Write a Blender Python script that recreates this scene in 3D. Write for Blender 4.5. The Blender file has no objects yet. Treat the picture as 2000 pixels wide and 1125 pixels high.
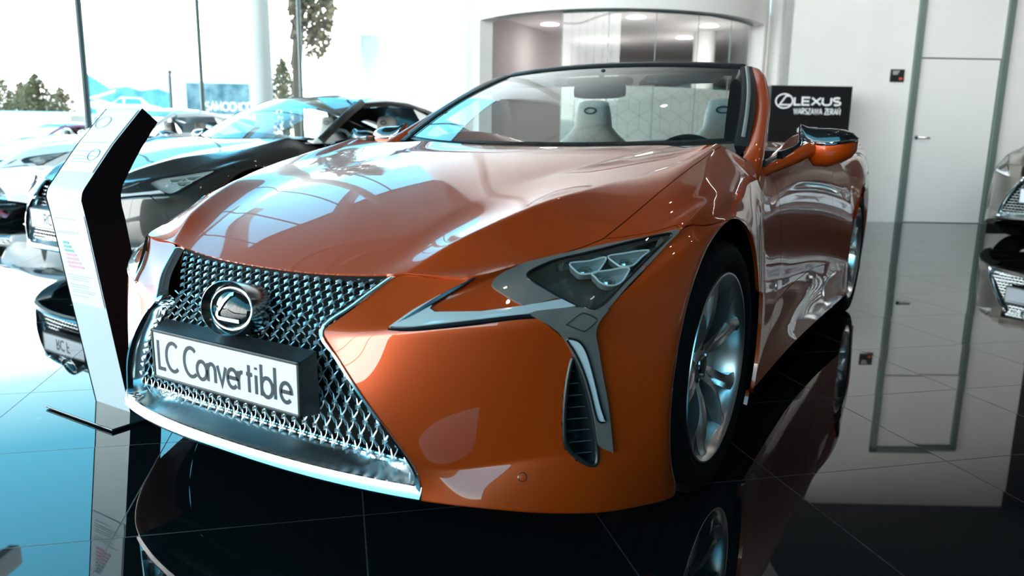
import bpy, bmesh, math, random
from math import sin, cos, pi, radians, sqrt, atan2, hypot
from mathutils import Vector, Matrix, noise
from mathutils.bvhtree import BVHTree
from mathutils.geometry import delaunay_2d_cdt
random.seed(7)
sc = bpy.context.scene
COL = sc.collection
# ---------------------------------------------------------------- camera
CAM = Vector((1.498, -2.029, 0.986)); YAW, PITCH, ROLL, FPX = -0.54435, 0.19270, 0.01719, 1459.0
cd = bpy.data.cameras.new('camera'); cam = bpy.data.objects.new('camera', cd); COL.objects.link(cam); sc.camera = cam
_fw = Vector((sin(YAW)*cos(PITCH), cos(YAW)*cos(PITCH), -sin(PITCH))); _r = Vector((cos(YAW), -sin(YAW), 0)); _u = _r.cross(_fw)
_r2 = cos(ROLL)*_r + sin(ROLL)*_u; _u2 = -sin(ROLL)*_r + cos(ROLL)*_u
cam.matrix_world = Matrix(((_r2.x, _u2.x, -_fw.x, CAM.x), (_r2.y, _u2.y, -_fw.y, CAM.y), (_r2.z, _u2.z, -_fw.z, CAM.z), (0, 0, 0, 1)))
cd.sensor_width = 36; cd.lens = 36*FPX/2000; cd.clip_start = .05; cd.clip_end = 400
cd.dof.use_dof = True; cd.dof.focus_distance = 2.2; cd.dof.aperture_fstop = 3.2
# ---------------------------------------------------------------- world, light, exposure
sc.view_settings.view_transform = 'Standard'; sc.view_settings.look = 'None'
sc.view_settings.gamma = 1; sc.view_settings.use_curve_mapping = False
sc.view_settings.exposure = 0.18
world = bpy.data.worlds.new('sky'); sc.world = world; world.use_nodes = True
nt = world.node_tree; bg = nt.nodes['Background']
tc = nt.nodes.new('ShaderNodeTexCoord'); sx = nt.nodes.new('ShaderNodeSeparateXYZ'); rp = nt.nodes.new('ShaderNodeValToRGB')
nt.links.new(tc.outputs['Generated'], sx.inputs[0]); nt.links.new(sx.outputs['Z'], rp.inputs[0]); nt.links.new(rp.outputs[0], bg.inputs[0])
el = rp.color_ramp.elements
el[0].position = 0.0; el[0].color = (1, 1, .98, 1); el[1].position = 1; el[1].color = (.05, .16, .26, 1)
for p_, c_ in ((.2, (1, 1, 1, 1)), (.27, (.22, .38, .42, 1)), (.34, (.06, .24, .34, 1)), (.6, (.05, .20, .32, 1))):
    e_ = el.new(p_); e_.color = c_
bg.inputs[1].default_value = 11.0
def area(name, loc, rot, sx_, sy_, power, color=(1, 1, 1)):
    l = bpy.data.lights.new(name, 'AREA'); l.shape = 'RECTANGLE'; l.size = sx_; l.size_y = sy_; l.energy = power; l.color = color
    o = bpy.data.objects.new(name, l); o.location = loc; o.rotation_euler = rot; COL.objects.link(o); return o
# frame of the building: lat runs along the back wall, dep away from the front of the hall
FR = Vector((cos(YAW), -sin(YAW), 0)); FD = Vector((sin(YAW), cos(YAW), 0))
def LD(lat, dep, z=0.0):
    p = Vector((CAM.x, CAM.y, 0)) + FR*lat + FD*dep; p.z = z; return p
# ---------------------------------------------------------------- materials
def mat(name, color, rough=.5, metal=0, coat=0, emit=None, estr=0, spec=None, trans=0, ior=None, alpha=None):
    m = bpy.data.materials.new(name); m.use_nodes = True; b = m.node_tree.nodes['Principled BSDF']
    b.inputs['Base Color'].default_value = (*color, 1); b.inputs['Roughness'].default_value = rough; b.inputs['Metallic'].default_value = metal
    b.inputs['Coat Weight'].default_value = coat; b.inputs['Coat Roughness'].default_value = .015; b.inputs['Coat IOR'].default_value = 1.6
    if emit: b.inputs['Emission Color'].default_value = (*emit, 1); b.inputs['Emission Strength'].default_value = estr
    if spec is not None: b.inputs['Specular IOR Level'].default_value = spec
    if trans: b.inputs['Transmission Weight'].default_value = trans
    if ior: b.inputs['IOR'].default_value = ior
    return m
def noisy(m, c1, c2, scale=20, rmin=None, rmax=None, bump=0):
    nt = m.node_tree; b = nt.nodes['Principled BSDF']
    n = nt.nodes.new('ShaderNodeTexNoise'); n.inputs['Scale'].default_value = scale; n.inputs['Detail'].default_value = 4
    co = nt.nodes.new('ShaderNodeTexCoord'); nt.links.new(co.outputs['Object'], n.inputs['Vector'])
    r = nt.nodes.new('ShaderNodeValToRGB'); r.color_ramp.elements[0].color = (*c1, 1); r.color_ramp.elements[1].color = (*c2, 1)
    r.color_ramp.elements[0].position = .35; r.color_ramp.elements[1].position = .65
    nt.links.new(n.outputs['Fac'], r.inputs[0]); nt.links.new(r.outputs[0], b.inputs['Base Color'])
    if bump:
        bp = nt.nodes.new('ShaderNodeBump'); bp.inputs['Strength'].default_value = bump; bp.inputs['Distance'].default_value = .002
        nt.links.new(n.outputs['Fac'], bp.inputs['Height']); nt.links.new(bp.outputs[0], b.inputs['Normal'])
    return m
def glassy(name, tint, refl=.06, rough=0.0):
    m = bpy.data.materials.new(name); m.use_nodes = True; nt = m.node_tree; nt.nodes.clear()
    o = nt.nodes.new('ShaderNodeOutputMaterial'); mx = nt.nodes.new('ShaderNodeMixShader'); t = nt.nodes.new('ShaderNodeBsdfTransparent'); g = nt.nodes.new('ShaderNodeBsdfGlossy')
    t.inputs[0].default_value = (*tint, 1); g.inputs['Roughness'].default_value = rough
    fr = nt.nodes.new('ShaderNodeFresnel'); fr.inputs[0].default_value = 1.45
    mu = nt.nodes.new('ShaderNodeMath'); mu.operation = 'MULTIPLY'; mu.inputs[1].default_value = refl/.04*.7; mu.use_clamp = True
    nt.links.new(fr.outputs[0], mu.inputs[0]); nt.links.new(mu.outputs[0], mx.inputs[0]); nt.links.new(t.outputs[0], mx.inputs[1]); nt.links.new(g.outputs[0], mx.inputs[2]); nt.links.new(mx.outputs[0], o.inputs[0])
    return m
def paint(name, c, metal=.5, rough=.38, flake=.15):
    m = mat(name, c, rough, metal, coat=1)
    nt = m.node_tree; b = nt.nodes['Principled BSDF']
    n = nt.nodes.new('ShaderNodeTexNoise'); n.inputs['Scale'].default_value = 900; co = nt.nodes.new('ShaderNodeTexCoord'); nt.links.new(co.outputs['Object'], n.inputs['Vector'])
    r = nt.nodes.new('ShaderNodeMapRange'); r.inputs[3].default_value = rough-flake*.5; r.inputs[4].default_value = rough+flake*.5
    nt.links.new(n.outputs['Fac'], r.inputs[0]); nt.links.new(r.outputs[0], b.inputs['Roughness'])
    return m
M = {}
M['orange'] = paint('orange pearl paint', (.55, .064, .0012), .45, .36)
M['graphite'] = paint('dark graphite paint', (.035, .036, .031), .5, .35)
M['white_paint'] = paint('white pearl paint', (.78, .78, .77), .1, .4)
M['red_paint'] = paint('wine red paint', (.30, .012, .035), .1, .5)
M['silver_paint'] = paint('silver paint', (.55, .57, .57), .6, .35)
M['taupe_paint'] = paint('warm grey paint', (.23, .21, .18), .6, .35)
M['black'] = mat('gloss black', (.006, .007, .008), .12, coat=.6)
M['satin_black'] = mat('satin black plastic', (.012, .015, .016), .38)
M['matte_black'] = mat('matt black', (.004, .005, .005), .8, spec=.2)
M['well'] = mat('wheel arch liner', (.004, .004, .004), .95, spec=.05)
M['chrome'] = mat('chrome', (.78, .80, .80), .07, 1)
M['satin_chrome'] = mat('satin chrome', (.60, .66, .67), .22, 1)
M['dark_chrome'] = mat('smoked chrome', (.30, .33, .33), .16, 1)
M['wheel'] = mat('polished wheel alloy', (.86, .85, .83), .28, 1)
M['wheel_dark'] = mat('dark wheel paint', (.03, .035, .036), .3, .6)
M['tyre'] = noisy(mat('tyre rubber', (.006, .006, .006), .7, spec=.12), (.005, .0055, .0055), (.009, .009, .009), 60)
M['chin'] = mat('bright chin trim', (.58, .57, .58), .16, 1)
M['strip'] = mat('pale light strip', (.62, .72, .72), .18, .35, coat=1)
M['bezel'] = mat('grey brown headlight surround', (.21, .195, .175), .28, .35, coat=.4)
M['lamp_dark'] = mat('smoked lamp housing', (.13, .112, .09), .3, .2)
M['lamp_rim'] = mat('white lamp rim', (.8, .82, .82), .2, .2)
M['lamp_glass'] = mat('lamp projector glass', (.45, .55, .55), .05, .85)
M['guide'] = mat('white light guide', (.92, .94, .94), .3)
M['lamp_bowl'] = mat('lamp bowl', (.55, .60, .60), .25, .4)
M['lens'] = glassy('clear lamp cover', (.97, .96, .93), .04)
M['windshield'] = glassy('windshield glass', (.90, .985, .955), .11)
M['side_glass'] = glassy('tinted side glass', (.35, .42, .42), .08)
M['facade_glass'] = glassy('showroom window glass', (.93, .98, .97), .03)
M['room_glass'] = glassy('curved partition glass', (.86, .91, .90), .10)
M['leather'] = noisy(mat('pale grey leather', (.42, .42, .40), .5), (.40, .36, .31), (.48, .44, .38), 90, bump=.3)
M['cream'] = noisy(mat('cream leather', (.75, .73, .68), .5), (.70, .68, .63), (.78, .76, .71), 80)
M['dark_trim'] = mat('dark interior trim', (.02, .035, .038), .55)
M['plate_white'] = mat('number plate white', (.80, .82, .88), .35)
M['ink'] = mat('plate lettering ink', (.035, .035, .04), .5)
M['white_plastic'] = mat('white lettering', (.85, .85, .85), .4)
M['wall'] = noisy(mat('painted plaster wall', (.80, .79, .77), .75), (.78, .775, .755), (.81, .80, .785), 3)
M['wall_left'] = mat('bright plaster wall', (.86, .86, .86), .8)
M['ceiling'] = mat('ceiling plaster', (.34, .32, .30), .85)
M['door'] = mat('white lacquered door', (.80, .80, .79), .45)
M['trim'] = mat('grey green aluminium trim', (.18, .235, .22), .4, .3)
M['mullion'] = mat('dark green steel mullion', (.035, .065, .065), .4, .2)
M['column'] = mat('grey painted column', (.50, .55, .54), .45)
M['steel'] = mat('brushed steel', (.35, .34, .32), .3, 1)
M['asphalt'] = noisy(mat('car park asphalt', (.2, .2, .2), .9), (.24, .24, .24), (.32, .32, .32), 4)
M['bark'] = mat('bark', (.09, .06, .04), .9)
M['stand_white'] = mat('silver white display sheet', (.62, .66, .65), .35, .15)
M['paper'] = mat('printed paper', (.78, .82, .84), .45)
def film():
    m = bpy.data.materials.new('frosted window film'); m.use_nodes = True; nt = m.node_tree; nt.nodes.clear()
    o = nt.nodes.new('ShaderNodeOutputMaterial'); mx = nt.nodes.new('ShaderNodeMixShader'); a = nt.nodes.new('ShaderNodeBsdfDiffuse'); b = nt.nodes.new('ShaderNodeBsdfTranslucent')
    a.inputs[0].default_value = (.92, .95, .93, 1); b.inputs[0].default_value = (.92, .95, .93, 1); mx.inputs[0].default_value = .45
    nt.links.new(a.outputs[0], mx.inputs[1]); nt.links.new(b.outputs[0], mx.inputs[2]); nt.links.new(mx.outputs[0], o.inputs[0]); return m
M['film'] = film()
def lamp(name, c, s): return mat(name, (.9, .9, .9), .5, emit=c, estr=s)
M['lamp_on'] = lamp('lit ceiling lamp', (1, .97, .93), 9)
M['spot_on'] = lamp('lit spot lamp', (1, .9, .8), 60)
def leafmat(name, a, b_):
    m = mat(name, a, .8, spec=.1); return noisy(m, a, b_, 1.5)
M['leaf'] = leafmat('autumn foliage', (.13, .095, .05), (.24, .18, .11))
M['leaf2'] = leafmat('green foliage', (.11, .095, .05), (.22, .18, .10))
# floor: polished black granite tiles laid at 45 degrees, each a hair out of level
def floor_mat():
    m = mat('polished black tiles', (.006, .008, .009), .02); nt = m.node_tree; b = nt.nodes['Principled BSDF']
    b.inputs['IOR'].default_value = 1.52
    g = nt.nodes.new('ShaderNodeNewGeometry'); mp = nt.nodes.new('ShaderNodeMapping'); mp.vector_type = 'POINT'
    mp.inputs['Rotation'].default_value = (0, 0, radians(-44.3)); mp.inputs['Scale'].default_value = (1/.615, 1/.615, 1)
    mp.inputs['Location'].default_value = (.492, .0, 0)
    nt.links.new(g.outputs['Position'], mp.inputs[0])
    fr = nt.nodes.new('ShaderNodeVectorMath'); fr.operation = 'FRACTION'; nt.links.new(mp.outputs[0], fr.inputs[0])
    s = nt.nodes.new('ShaderNodeSeparateXYZ'); nt.links.new(fr.outputs[0], s.inputs[0])
    def mth(op, a, bb=None):
        n = nt.nodes.new('ShaderNodeMath'); n.operation = op
        for i, v in enumerate((a, bb)):
            if v is None: continue
            if isinstance(v, (int, float)): n.inputs[i].default_value = v
            else: nt.links.new(v, n.inputs[i])
        return n.outputs[0]
    ex = mth('MINIMUM', s.outputs['X'], mth('SUBTRACT', 1, s.outputs['X'])); ey = mth('MINIMUM', s.outputs['Y'], mth('SUBTRACT', 1, s.outputs['Y']))
    line = mth('LESS_THAN', mth('MINIMUM', ex, ey), .0028)
    rg = nt.nodes.new('ShaderNodeMapRange'); nt.links.new(line, rg.inputs[0]); rg.inputs[3].default_value = .018; rg.inputs[4].default_value = .6
    nt.links.new(rg.outputs[0], b.inputs['Roughness'])
    mc = nt.nodes.new('ShaderNodeMix'); mc.data_type = 'RGBA'; nt.links.new(line, mc.inputs['Factor']); mc.inputs['A'].default_value = (.004, .006, .007, 1); mc.inputs['B'].default_value = (.035, .032, .03, 1)
    nt.links.new(mc.outputs['Result'], b.inputs['Base Color'])
    fl = nt.nodes.new('ShaderNodeVectorMath'); fl.operation = 'FLOOR'; nt.links.new(mp.outputs[0], fl.inputs[0])
    wn = nt.nodes.new('ShaderNodeTexWhiteNoise'); wn.noise_dimensions = '3D'; nt.links.new(fl.outputs[0], wn.inputs['Vector'])
    sb = nt.nodes.new('ShaderNodeVectorMath'); sb.operation = 'SUBTRACT'; nt.links.new(wn.outputs['Color'], sb.inputs[0]); sb.inputs[1].default_value = (.5, .5, .5)
    scl = nt.nodes.new('ShaderNodeVectorMath'); scl.operation = 'MULTIPLY'; nt.links.new(sb.outputs[0], scl.inputs[0]); scl.inputs[1].default_value = (.004, .004, 0)
    ad = nt.nodes.new('ShaderNodeVectorMath'); ad.operation = 'ADD'; nt.links.new(g.outputs['Normal'], ad.inputs[0]); nt.links.new(scl.outputs[0], ad.inputs[1])
    nm = nt.nodes.new('ShaderNodeVectorMath'); nm.operation = 'NORMALIZE'; nt.links.new(ad.outputs[0], nm.inputs[0]); nt.links.new(nm.outputs[0], b.inputs['Normal'])
    return m
M['floor'] = floor_mat()
# ---------------------------------------------------------------- helpers
def tag(o, label=None, cat=None, group=None, kind=None):
    if label: o['label'] = label
    if cat: o['category'] = cat
    if group: o['group'] = group
    if kind: o['kind'] = kind
    return o
def empty(name, loc=(0, 0, 0), rz=0, label=None, cat=None, group=None):
    o = bpy.data.objects.new(name, None); o.empty_display_size = .2; o.location = loc; o.rotation_euler = (0, 0, rz); COL.objects.link(o)
    return tag(o, label, cat, group)
class MB:
    "collects shapes, links them as one mesh object"
    def __init__(s): s.v = []; s.f = []; s.mi = []
    def add(s, vs, fs, mi=0):
        b = len(s.v); s.v += [Vector(p) for p in vs]; s.f += [[i+b for i in f] for f in fs]; s.mi += [mi]*len(fs); return s
    def box(s, c, d, R=None, bev=0, mi=0):
        x, y, z = d[0]/2, d[1]/2, d[2]/2; c = Vector(c)
        vs = [Vector((a*x, b*y, e*z)) for a in (-1, 1) for b in (-1, 1) for e in (-1, 1)]
        if R: vs = [R @ q for q in vs]
        return s.add([c+q for q in vs], [(0, 1, 3, 2), (4, 6, 7, 5), (0, 4, 5, 1), (2, 3, 7, 6), (0, 2, 6, 4), (1, 5, 7, 3)], mi)
    def prism(s, poly, h0, h1, fn=None, mi=0):
        "poly in 2D, extruded between h0 and h1; fn maps (a,b,h) to space"
        fn = fn or (lambda a, b, h: (a, b, h)); n = len(poly)
        vs = [fn(a, b, h0) for a, b in poly]+[fn(a, b, h1) for a, b in poly]
        return s.add(vs, [list(range(n))[::-1], list(range(n, 2*n))]+[(i, (i+1) % n, n+(i+1) % n, n+i) for i in range(n)], mi)
    def grid(s, rows, close=False, mi=0, caps=False):
        n = len(rows[0]); vs = [p for r in rows for p in r]; fs = []
        for i in range(len(rows)-1):
            for j in range(n if close else n-1):
                k = (j+1) % n; fs.append((i*n+j, i*n+k, (i+1)*n+k, (i+1)*n+j))
        if caps: fs += [list(range(n))[::-1], list(range((len(rows)-1)*n, len(rows)*n))]
        return s.add(vs, fs, mi)
    def tube(s, pts, r, n=10, closed=False, caps=True, mi=0, flat=None):
        pts = [Vector(p) for p in pts]; N = len(pts); rows = []; up = None
        for i, p in enumerate(pts):
            a = pts[i-1] if (i or closed) else p; b = pts[(i+1) % N] if (i < N-1 or closed) else p
            t = (b-a).normalized()
            if up is None: up = Vector((0, 0, 1)) if abs(t.z) < .9 else Vector((0, 1, 0))
            x = t.cross(up).normalized(); up = x.cross(t).normalized()
            rr = r[i] if isinstance(r, (list, tuple)) else r; fl = flat or (1, 1)
            rows.append([p+x*cos(2*pi*k/n)*rr*fl[0]+up*sin(2*pi*k/n)*rr*fl[1] for k in range(n)])
        if closed: rows.append(rows[0])
        return s.grid(rows, True, mi, caps and not closed)
    def lathe(s, prof, n=32, fn=None, mi=0, closed=False):
        fn = fn or (lambda r, a, h: (r*cos(a), r*sin(a), h))
        rows = [[fn(r, 2*pi*k/n, h) for k in range(n)] for r, h in prof]
        if closed: rows.append(rows[0])
        return s.grid(rows, True, mi)
    def build(s, name, m, parent=None, smooth=True, bevel=0, kind=None, sub=0, merge=False, ang=.6):
        me = bpy.data.meshes.new(name); me.from_pydata([tuple(q) for q in s.v], [], s.f)
        ms = m if isinstance(m, (list, tuple)) else [m]
        for x in ms: me.materials.append(x)
        me.polygons.foreach_set('material_index', s.mi)
        bm = bmesh.new(); bm.from_mesh(me)
        if merge: bmesh.ops.remove_doubles(bm, verts=bm.verts, dist=1e-5)
        bmesh.ops.recalc_face_normals(bm, faces=bm.faces)
        for f in bm.faces: f.smooth = smooth
        if smooth:
            for e in bm.edges:
                if len(e.link_faces) == 2 and e.calc_face_angle(0) > ang: e.smooth = False
        bm.to_mesh(me); bm.free()
        o = bpy.data.objects.new(name, me); COL.objects.link(o)
        if parent: o.parent = parent
        if bevel: b = o.modifiers.new('b', 'BEVEL'); b.width = bevel; b.segments = 2; b.limit_method = 'ANGLE'; b.angle_limit = .6
        if sub: b = o.modifiers.new('s', 'SUBSURF'); b.levels = sub; b.render_levels = sub
        if kind: o['kind'] = kind
        return o
def rotz(a): return Matrix.Rotation(a, 3, 'Z')
def crom(P, n=6, closed=False):
    P = [Vector(p) for p in P]; out = []; N = len(P)
    for i in range(N if closed else N-1):
        g = lambda k: P[k % N] if closed else P[max(0, min(N-1, k))]
        a, b, c, d = g(i-1), g(i), g(i+1), g(i+2)
        for k in range(n):
            t = k/n; out.append(.5*((2*b)+(c-a)*t+(2*a-5*b+4*c-d)*t*t+(-a+3*b-3*c+d)*t**3))
    if not closed: out.append(P[-1])
    return out
# stroke lettering: glyphs as poly-lines on a cap height of 1
def arc(cx, cy, rx, ry, a0, a1, n=14): return [(cx+rx*cos(radians(a0+(a1-a0)*i/n)), cy+ry*sin(radians(a0+(a1-a0)*i/n))) for i in range(n+1)]
GL = {
 'L': (.50, [[(0, 1), (0, 0), (.45, 0)]]), 'C': (.78, [arc(.46, .5, .46, .5, 50, 310, 22)]), 'O': (1.0, [arc(.48, .5, .48, .5, 0, 360, 28)]),
 'o': (.66, [arc(.31, .31, .31, .31, 0, 360, 24)]), 'n': (.56, [[(0, 0), (0, .62)], [(0, .38)]+arc(.23, .38, .23, .24, 180, 0)+[(.46, 0)]]),
 'v': (.56, [[(0, .62), (.26, 0), (.52, .62)]]), 'e': (.64, [[(.03, .33), (.6, .33)]+arc(.31, .31, .30, .31, 4, 318, 20)]),
 'r': (.42, [[(0, 0), (0, .62)], [(0, .36)]+arc(.2, .36, .2, .24, 180, 75, 8)]), 't': (.46, [[(.15, .9), (.15, 0)], [(0, .60), (.34, .60)]]),
 'i': (.32, [[(.06, 0), (.06, .62)], [(.06, .80), (.06, .88)]]), 'b': (.66, [[(0, 1.02), (0, 0)], arc(.31, .31, .31, .31, 0, 360, 24)]),
 'l': (.30, [[(.06, 0), (.06, 1.02)]]), 'E': (.62, [[(.55, 1), (0, 1), (0, 0), (.55, 0)], [(0, .5), (.5, .5)]]), 'X': (.72, [[(0, 1), (.66, 0)], [(.66, 1), (0, 0)]]),
 'U': (.72, [[(0, 1), (0, .3)]+arc(.32, .3, .32, .3, 180, 360)+[(.64, 1)]]), 'S': (.6, [arc(.27, .75, .26, .25, 40, 270, 12)+arc(.27, .25, .26, .25, 90, -140, 12)]),
 'W': (1.0, [[(0, 1), (.24, 0), (.47, .95), (.70, 0), (.94, 1)]]), 'A': (.78, [[(0, 0), (.36, 1), (.72, 0)], [(.13, .33), (.59, .33)]]),
 'R': (.64, [[(0, 0), (0, 1), (.25, 1)]+arc(.25, .75, .27, .25, 90, -90)+[(0, .5)], [(.22, .5), (.56, 0)]]), 'Z': (.62, [[(0, 1), (.55, 1), (0, 0), (.57, 0)]]),
 'Ż': (.62, [[(0, 1), (.55, 1), (0, 0), (.57, 0)], [(.28, 1.16), (.28, 1.24)]]), 'N': (.72, [[(0, 0), (0, 1), (.64, 0), (.64, 1)]]), 'Ń': (.72, [[(0, 0), (0, 1), (.64, 0), (.64, 1)], [(.30, 1.12), (.42, 1.28)]]),
 'M': (.88, [[(0, 0), (.05, 1), (.42, .2), (.78, 1), (.82, 0)]]), 'H': (.7, [[(0, 0), (0, 1)], [(.62, 0), (.62, 1)], [(0, .5), (.62, .5)]]), 'D': (.74, [[(0, 0), (0, 1), (.2, 1)]+arc(.2, .5, .46, .5, 90, -90)+[(0, 0)]]),
 'Y': (.66, [[(0, 1), (.3, .5), (.6, 1)], [(.3, .5), (.3, 0)]]), 'F': (.56, [[(0, 0), (0, 1), (.5, 1)], [(0, .5), (.44, .5)]]), ' ': (.34, []),
}
def ribbon(mb, pts, w, fn, th):
    n = len(pts); Lp = []; Rp = []
    for i, (x, y) in enumerate(pts):
        def dirn(a, b): d = hypot(b[0]-a[0], b[1]-a[1]) or 1e-9; return ((b[0]-a[0])/d, (b[1]-a[1])/d)
        closed = n > 3 and hypot(pts[0][0]-pts[-1][0], pts[0][1]-pts[-1][1]) < 1e-6
        d0 = dirn(pts[i-1], pts[i]) if i else (dirn(pts[-2], pts[0]) if closed else dirn(pts[0], pts[1]))
        d1 = dirn(pts[i], pts[i+1]) if i < n-1 else (dirn(pts[-1], pts[1]) if closed else d0)
        mx_, my_ = -(d0[1]+d1[1]), d0[0]+d1[0]; l = hypot(mx_, my_) or 1e-6; mx_ /= l; my_ /= l
        k = 1/max(.45, mx_*-d0[1]+my_*d0[0]); Lp.append((x+mx_*w/2*k, y+my_*w/2*k)); Rp.append((x-mx_*w/2*k, y-my_*w/2*k))
    rows = [[fn(*Lp[i], 0), fn(*Lp[i], th), fn(*Rp[i], th), fn(*Rp[i], 0)] for i in range(n)]
    mb.grid(rows, True, caps=True)
def text(mb, s, size, w, fn, th=.001, x0=0, y0=0, track=.12, widen=1):
    x = x0
    for ch in s:
        adv, st = GL[ch]
        for kk, pl in enumerate(st): ribbon(mb, [(x+a*size*widen, y0+b*size) for a, b in pl], w, fn, th*(1+.25*kk))
        x += (adv*widen+track)*size
    return x
def text_width(s, size, track=.12, widen=1): return sum((GL[c][0]*widen+track)*size for c in s)-track*size
# ================================================================ the hall
H = 8.5
def struct(mb, name, m, **k): o = mb.build(name, m, **k); o['kind'] = 'structure'; return o
def vwall(mb, a, b, z0, z1, t=.12, mi=0):
    "upright slab along the plan line a-b (building frame), thickness away from the hall to the left of a->b"
    d = Vector((b[0]-a[0], b[1]-a[1])).normalized(); n = Vector((-d.y, d.x))*t
    q = [a, b, (b[0]+n.x, b[1]+n.y), (a[0]+n.x, a[1]+n.y)]
    mb.prism(q, z0, z1, lambda x, y, h: LD(x, y, h), mi)
FAC = [(-2.64, 16), (-4.03, 14.5), (-5.29, 13), (-6.42, 11.5), (-7.68, 10), (-8.9, 8.5), (-10.1, 7), (-11.2, 5.4), (-12.1, 3.7), (-12.7, 1.9), (-12.9, 0), (-12.6, -1.9), (-11.7, -3.6), (-10.4, -5.0), (-8.7, -6.0), (-6.8, -6.4), (-4.8, -6.5), (-2.8, -6.5), (-.8, -6.5), (1.2, -6.5)]
RX, RY, RR = 1.43, 11.73, 2.23
def rot_pt(a, r=RR): return (RX+r*sin(a), RY-r*cos(a))
AL, AR_ = -1.075, 1.06
inner = [(8.2, -6.5), (8.2, 10.25), (3.5, 10.25)]+[rot_pt(AR_-i*(AR_-AL)/16) for i in range(17)]+[(-.62, 10.7), (-2.64, 16)]+FAC[1:]
mb = MB(); mb.prism([(8.3, -6.6), (8.3, 17), (-2.64, 17)]+FAC[0:], -.06, 0, lambda x, y, h: LD(x, y, h)); floor = struct(mb, 'floor', M['floor'], smooth=False)
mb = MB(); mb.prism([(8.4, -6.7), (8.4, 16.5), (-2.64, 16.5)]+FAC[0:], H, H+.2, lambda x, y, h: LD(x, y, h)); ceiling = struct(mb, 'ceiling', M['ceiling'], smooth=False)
# facade: one window per bay
for i in range(len(FAC)-1):
    a, b = FAC[i], FAC[i+1]; mb = MB()
    w = .05 if i not in (2,) else .085
    for q in ((a,) if i < len(FAC)-2 else (a, b)):
        mb.tube([LD(*q, 0), LD(*q, H)], .035 if i != 3 else .05, 8)
    for z, t in ((.04, .08), (H-.05, .1))+(((5.2, .06),) if i > 7 else ()):
        mb.tube([LD(*a, z), LD(*b, z)], t/2, 6)
    fr = struct(mb, 'window_%d' % (i+1), M['mullion'])
    g = MB(); d = (Vector(b)-Vector(a)).normalized()*.03
    g.add([LD(a[0]+d.x, a[1]+d.y, .08), LD(b[0]-d.x, b[1]-d.y, .08), LD(b[0]-d.x, b[1]-d.y, H-.1), LD(a[0]+d.x, a[1]+d.y, H-.1)], [(0, 1, 2, 3)])
    g.build('pane', M['facade_glass'], fr, smooth=False)
# walls
mb = MB(); vwall(mb, (-.66, 10.9), (-2.64, 16), 0, H); struct(mb, 'wall_left', M['wall_left'], smooth=False)
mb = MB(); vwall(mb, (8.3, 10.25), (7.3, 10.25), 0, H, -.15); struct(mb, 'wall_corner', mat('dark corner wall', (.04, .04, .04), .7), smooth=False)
mb = MB(); vwall(mb, (7.3, 10.25), (6.46, 10.25), 0, H, -.15); vwall(mb, (5.23, 10.25), (3.51, 10.25), 0, H, -.15)
vwall(mb, (6.46, 10.25), (5.23, 10.25), 3.3, H, -.15)
struct(mb, 'wall_back', M['wall'], smooth=False)
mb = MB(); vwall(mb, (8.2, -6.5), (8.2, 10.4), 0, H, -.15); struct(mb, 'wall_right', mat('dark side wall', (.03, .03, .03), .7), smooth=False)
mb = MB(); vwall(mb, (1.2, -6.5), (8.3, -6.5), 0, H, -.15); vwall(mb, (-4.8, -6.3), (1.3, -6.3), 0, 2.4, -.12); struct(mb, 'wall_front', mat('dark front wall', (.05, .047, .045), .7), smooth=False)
# rounded wall with the wide opening
ZT = 2.6
mb = MB(); n = 40
angs = [AL-.16+(AR_-AL+.28)*i/n for i in range(n+1)]
mb.grid([[LD(*rot_pt(a, r), z) for r, z in ((RR, H), (RR, ZT), (RR-.22, ZT), (RR-.22, H))] for a in angs], caps=True)
for a0, a1 in ((AL-.16, AL+.03), (AR_-.01, AR_+.12)):
    mb.grid([[LD(*rot_pt(a, r), z) for r, z in ((RR, ZT), (RR, 0), (RR-.2, 0), (RR-.2, ZT))] for a in (a0, (a0+a1)/2, a1)], caps=True)
vwall(mb, (-.60, 10.80), (-.64, 10.95), 0, H, .1)
vwall(mb, (3.51, 10.25), (3.51, 11.1), 0, H, -.1)
struct(mb, 'wall_rotunda', M['wall'], ang=.5)
# lounge behind the opening
mb = MB(); vwall(mb, (-.5, 10.75), (.75, 13.1), 0, 2.9, .1); vwall(mb, (.75, 13.1), (1.6, 16.2), 0, 2.9, .1); vwall(mb, (1.6, 16.2), (8, 16.2), 0, 2.9, .1)
vwall(mb, (4.9, 16.2), (3.9, 10.75), 0, 2.9, .1)
struct(mb, 'wall_lounge', mat('mauve grey wall', (.42, .39, .39), .8), smooth=False)
mb = MB(); mb.prism([(-.42, 10.95), (.7, 13.2), (1.5, 16.3), (6.5, 16.3), (3.5, 11.0), rot_pt(.8, 1.95), rot_pt(.4, 1.95), rot_pt(0, 1.95), rot_pt(-.4, 1.95), rot_pt(-.8, 1.95)], 2.74, 2.8, lambda x, y, h: LD(x, y, h))
struct(mb, 'ceiling_lounge', mat('lounge ceiling', (.70, .68, .68), .8), smooth=False)
mb = MB(); vwall(mb, (2.9, 16.1), (4.75, 16.1), 0, 2.35, .04); struct(mb, 'trim_1', M['matte_black'], smooth=False)
mb = MB(); mb.tube(crom([LD(2.7, 15.9, 1.7), LD(3.1, 15.9, 2.05), LD(3.7, 15.9, 2.2), LD(4.3, 15.9, 2.1), LD(4.7, 15.9, 1.85)], 6), .03, 8)
o = mb.build('wall_arc', mat('teal light line', (.05, .35, .35), .4)); tag(o, 'thin teal arc mounted on the dark back wall of the lounge', 'wall decoration')
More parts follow.
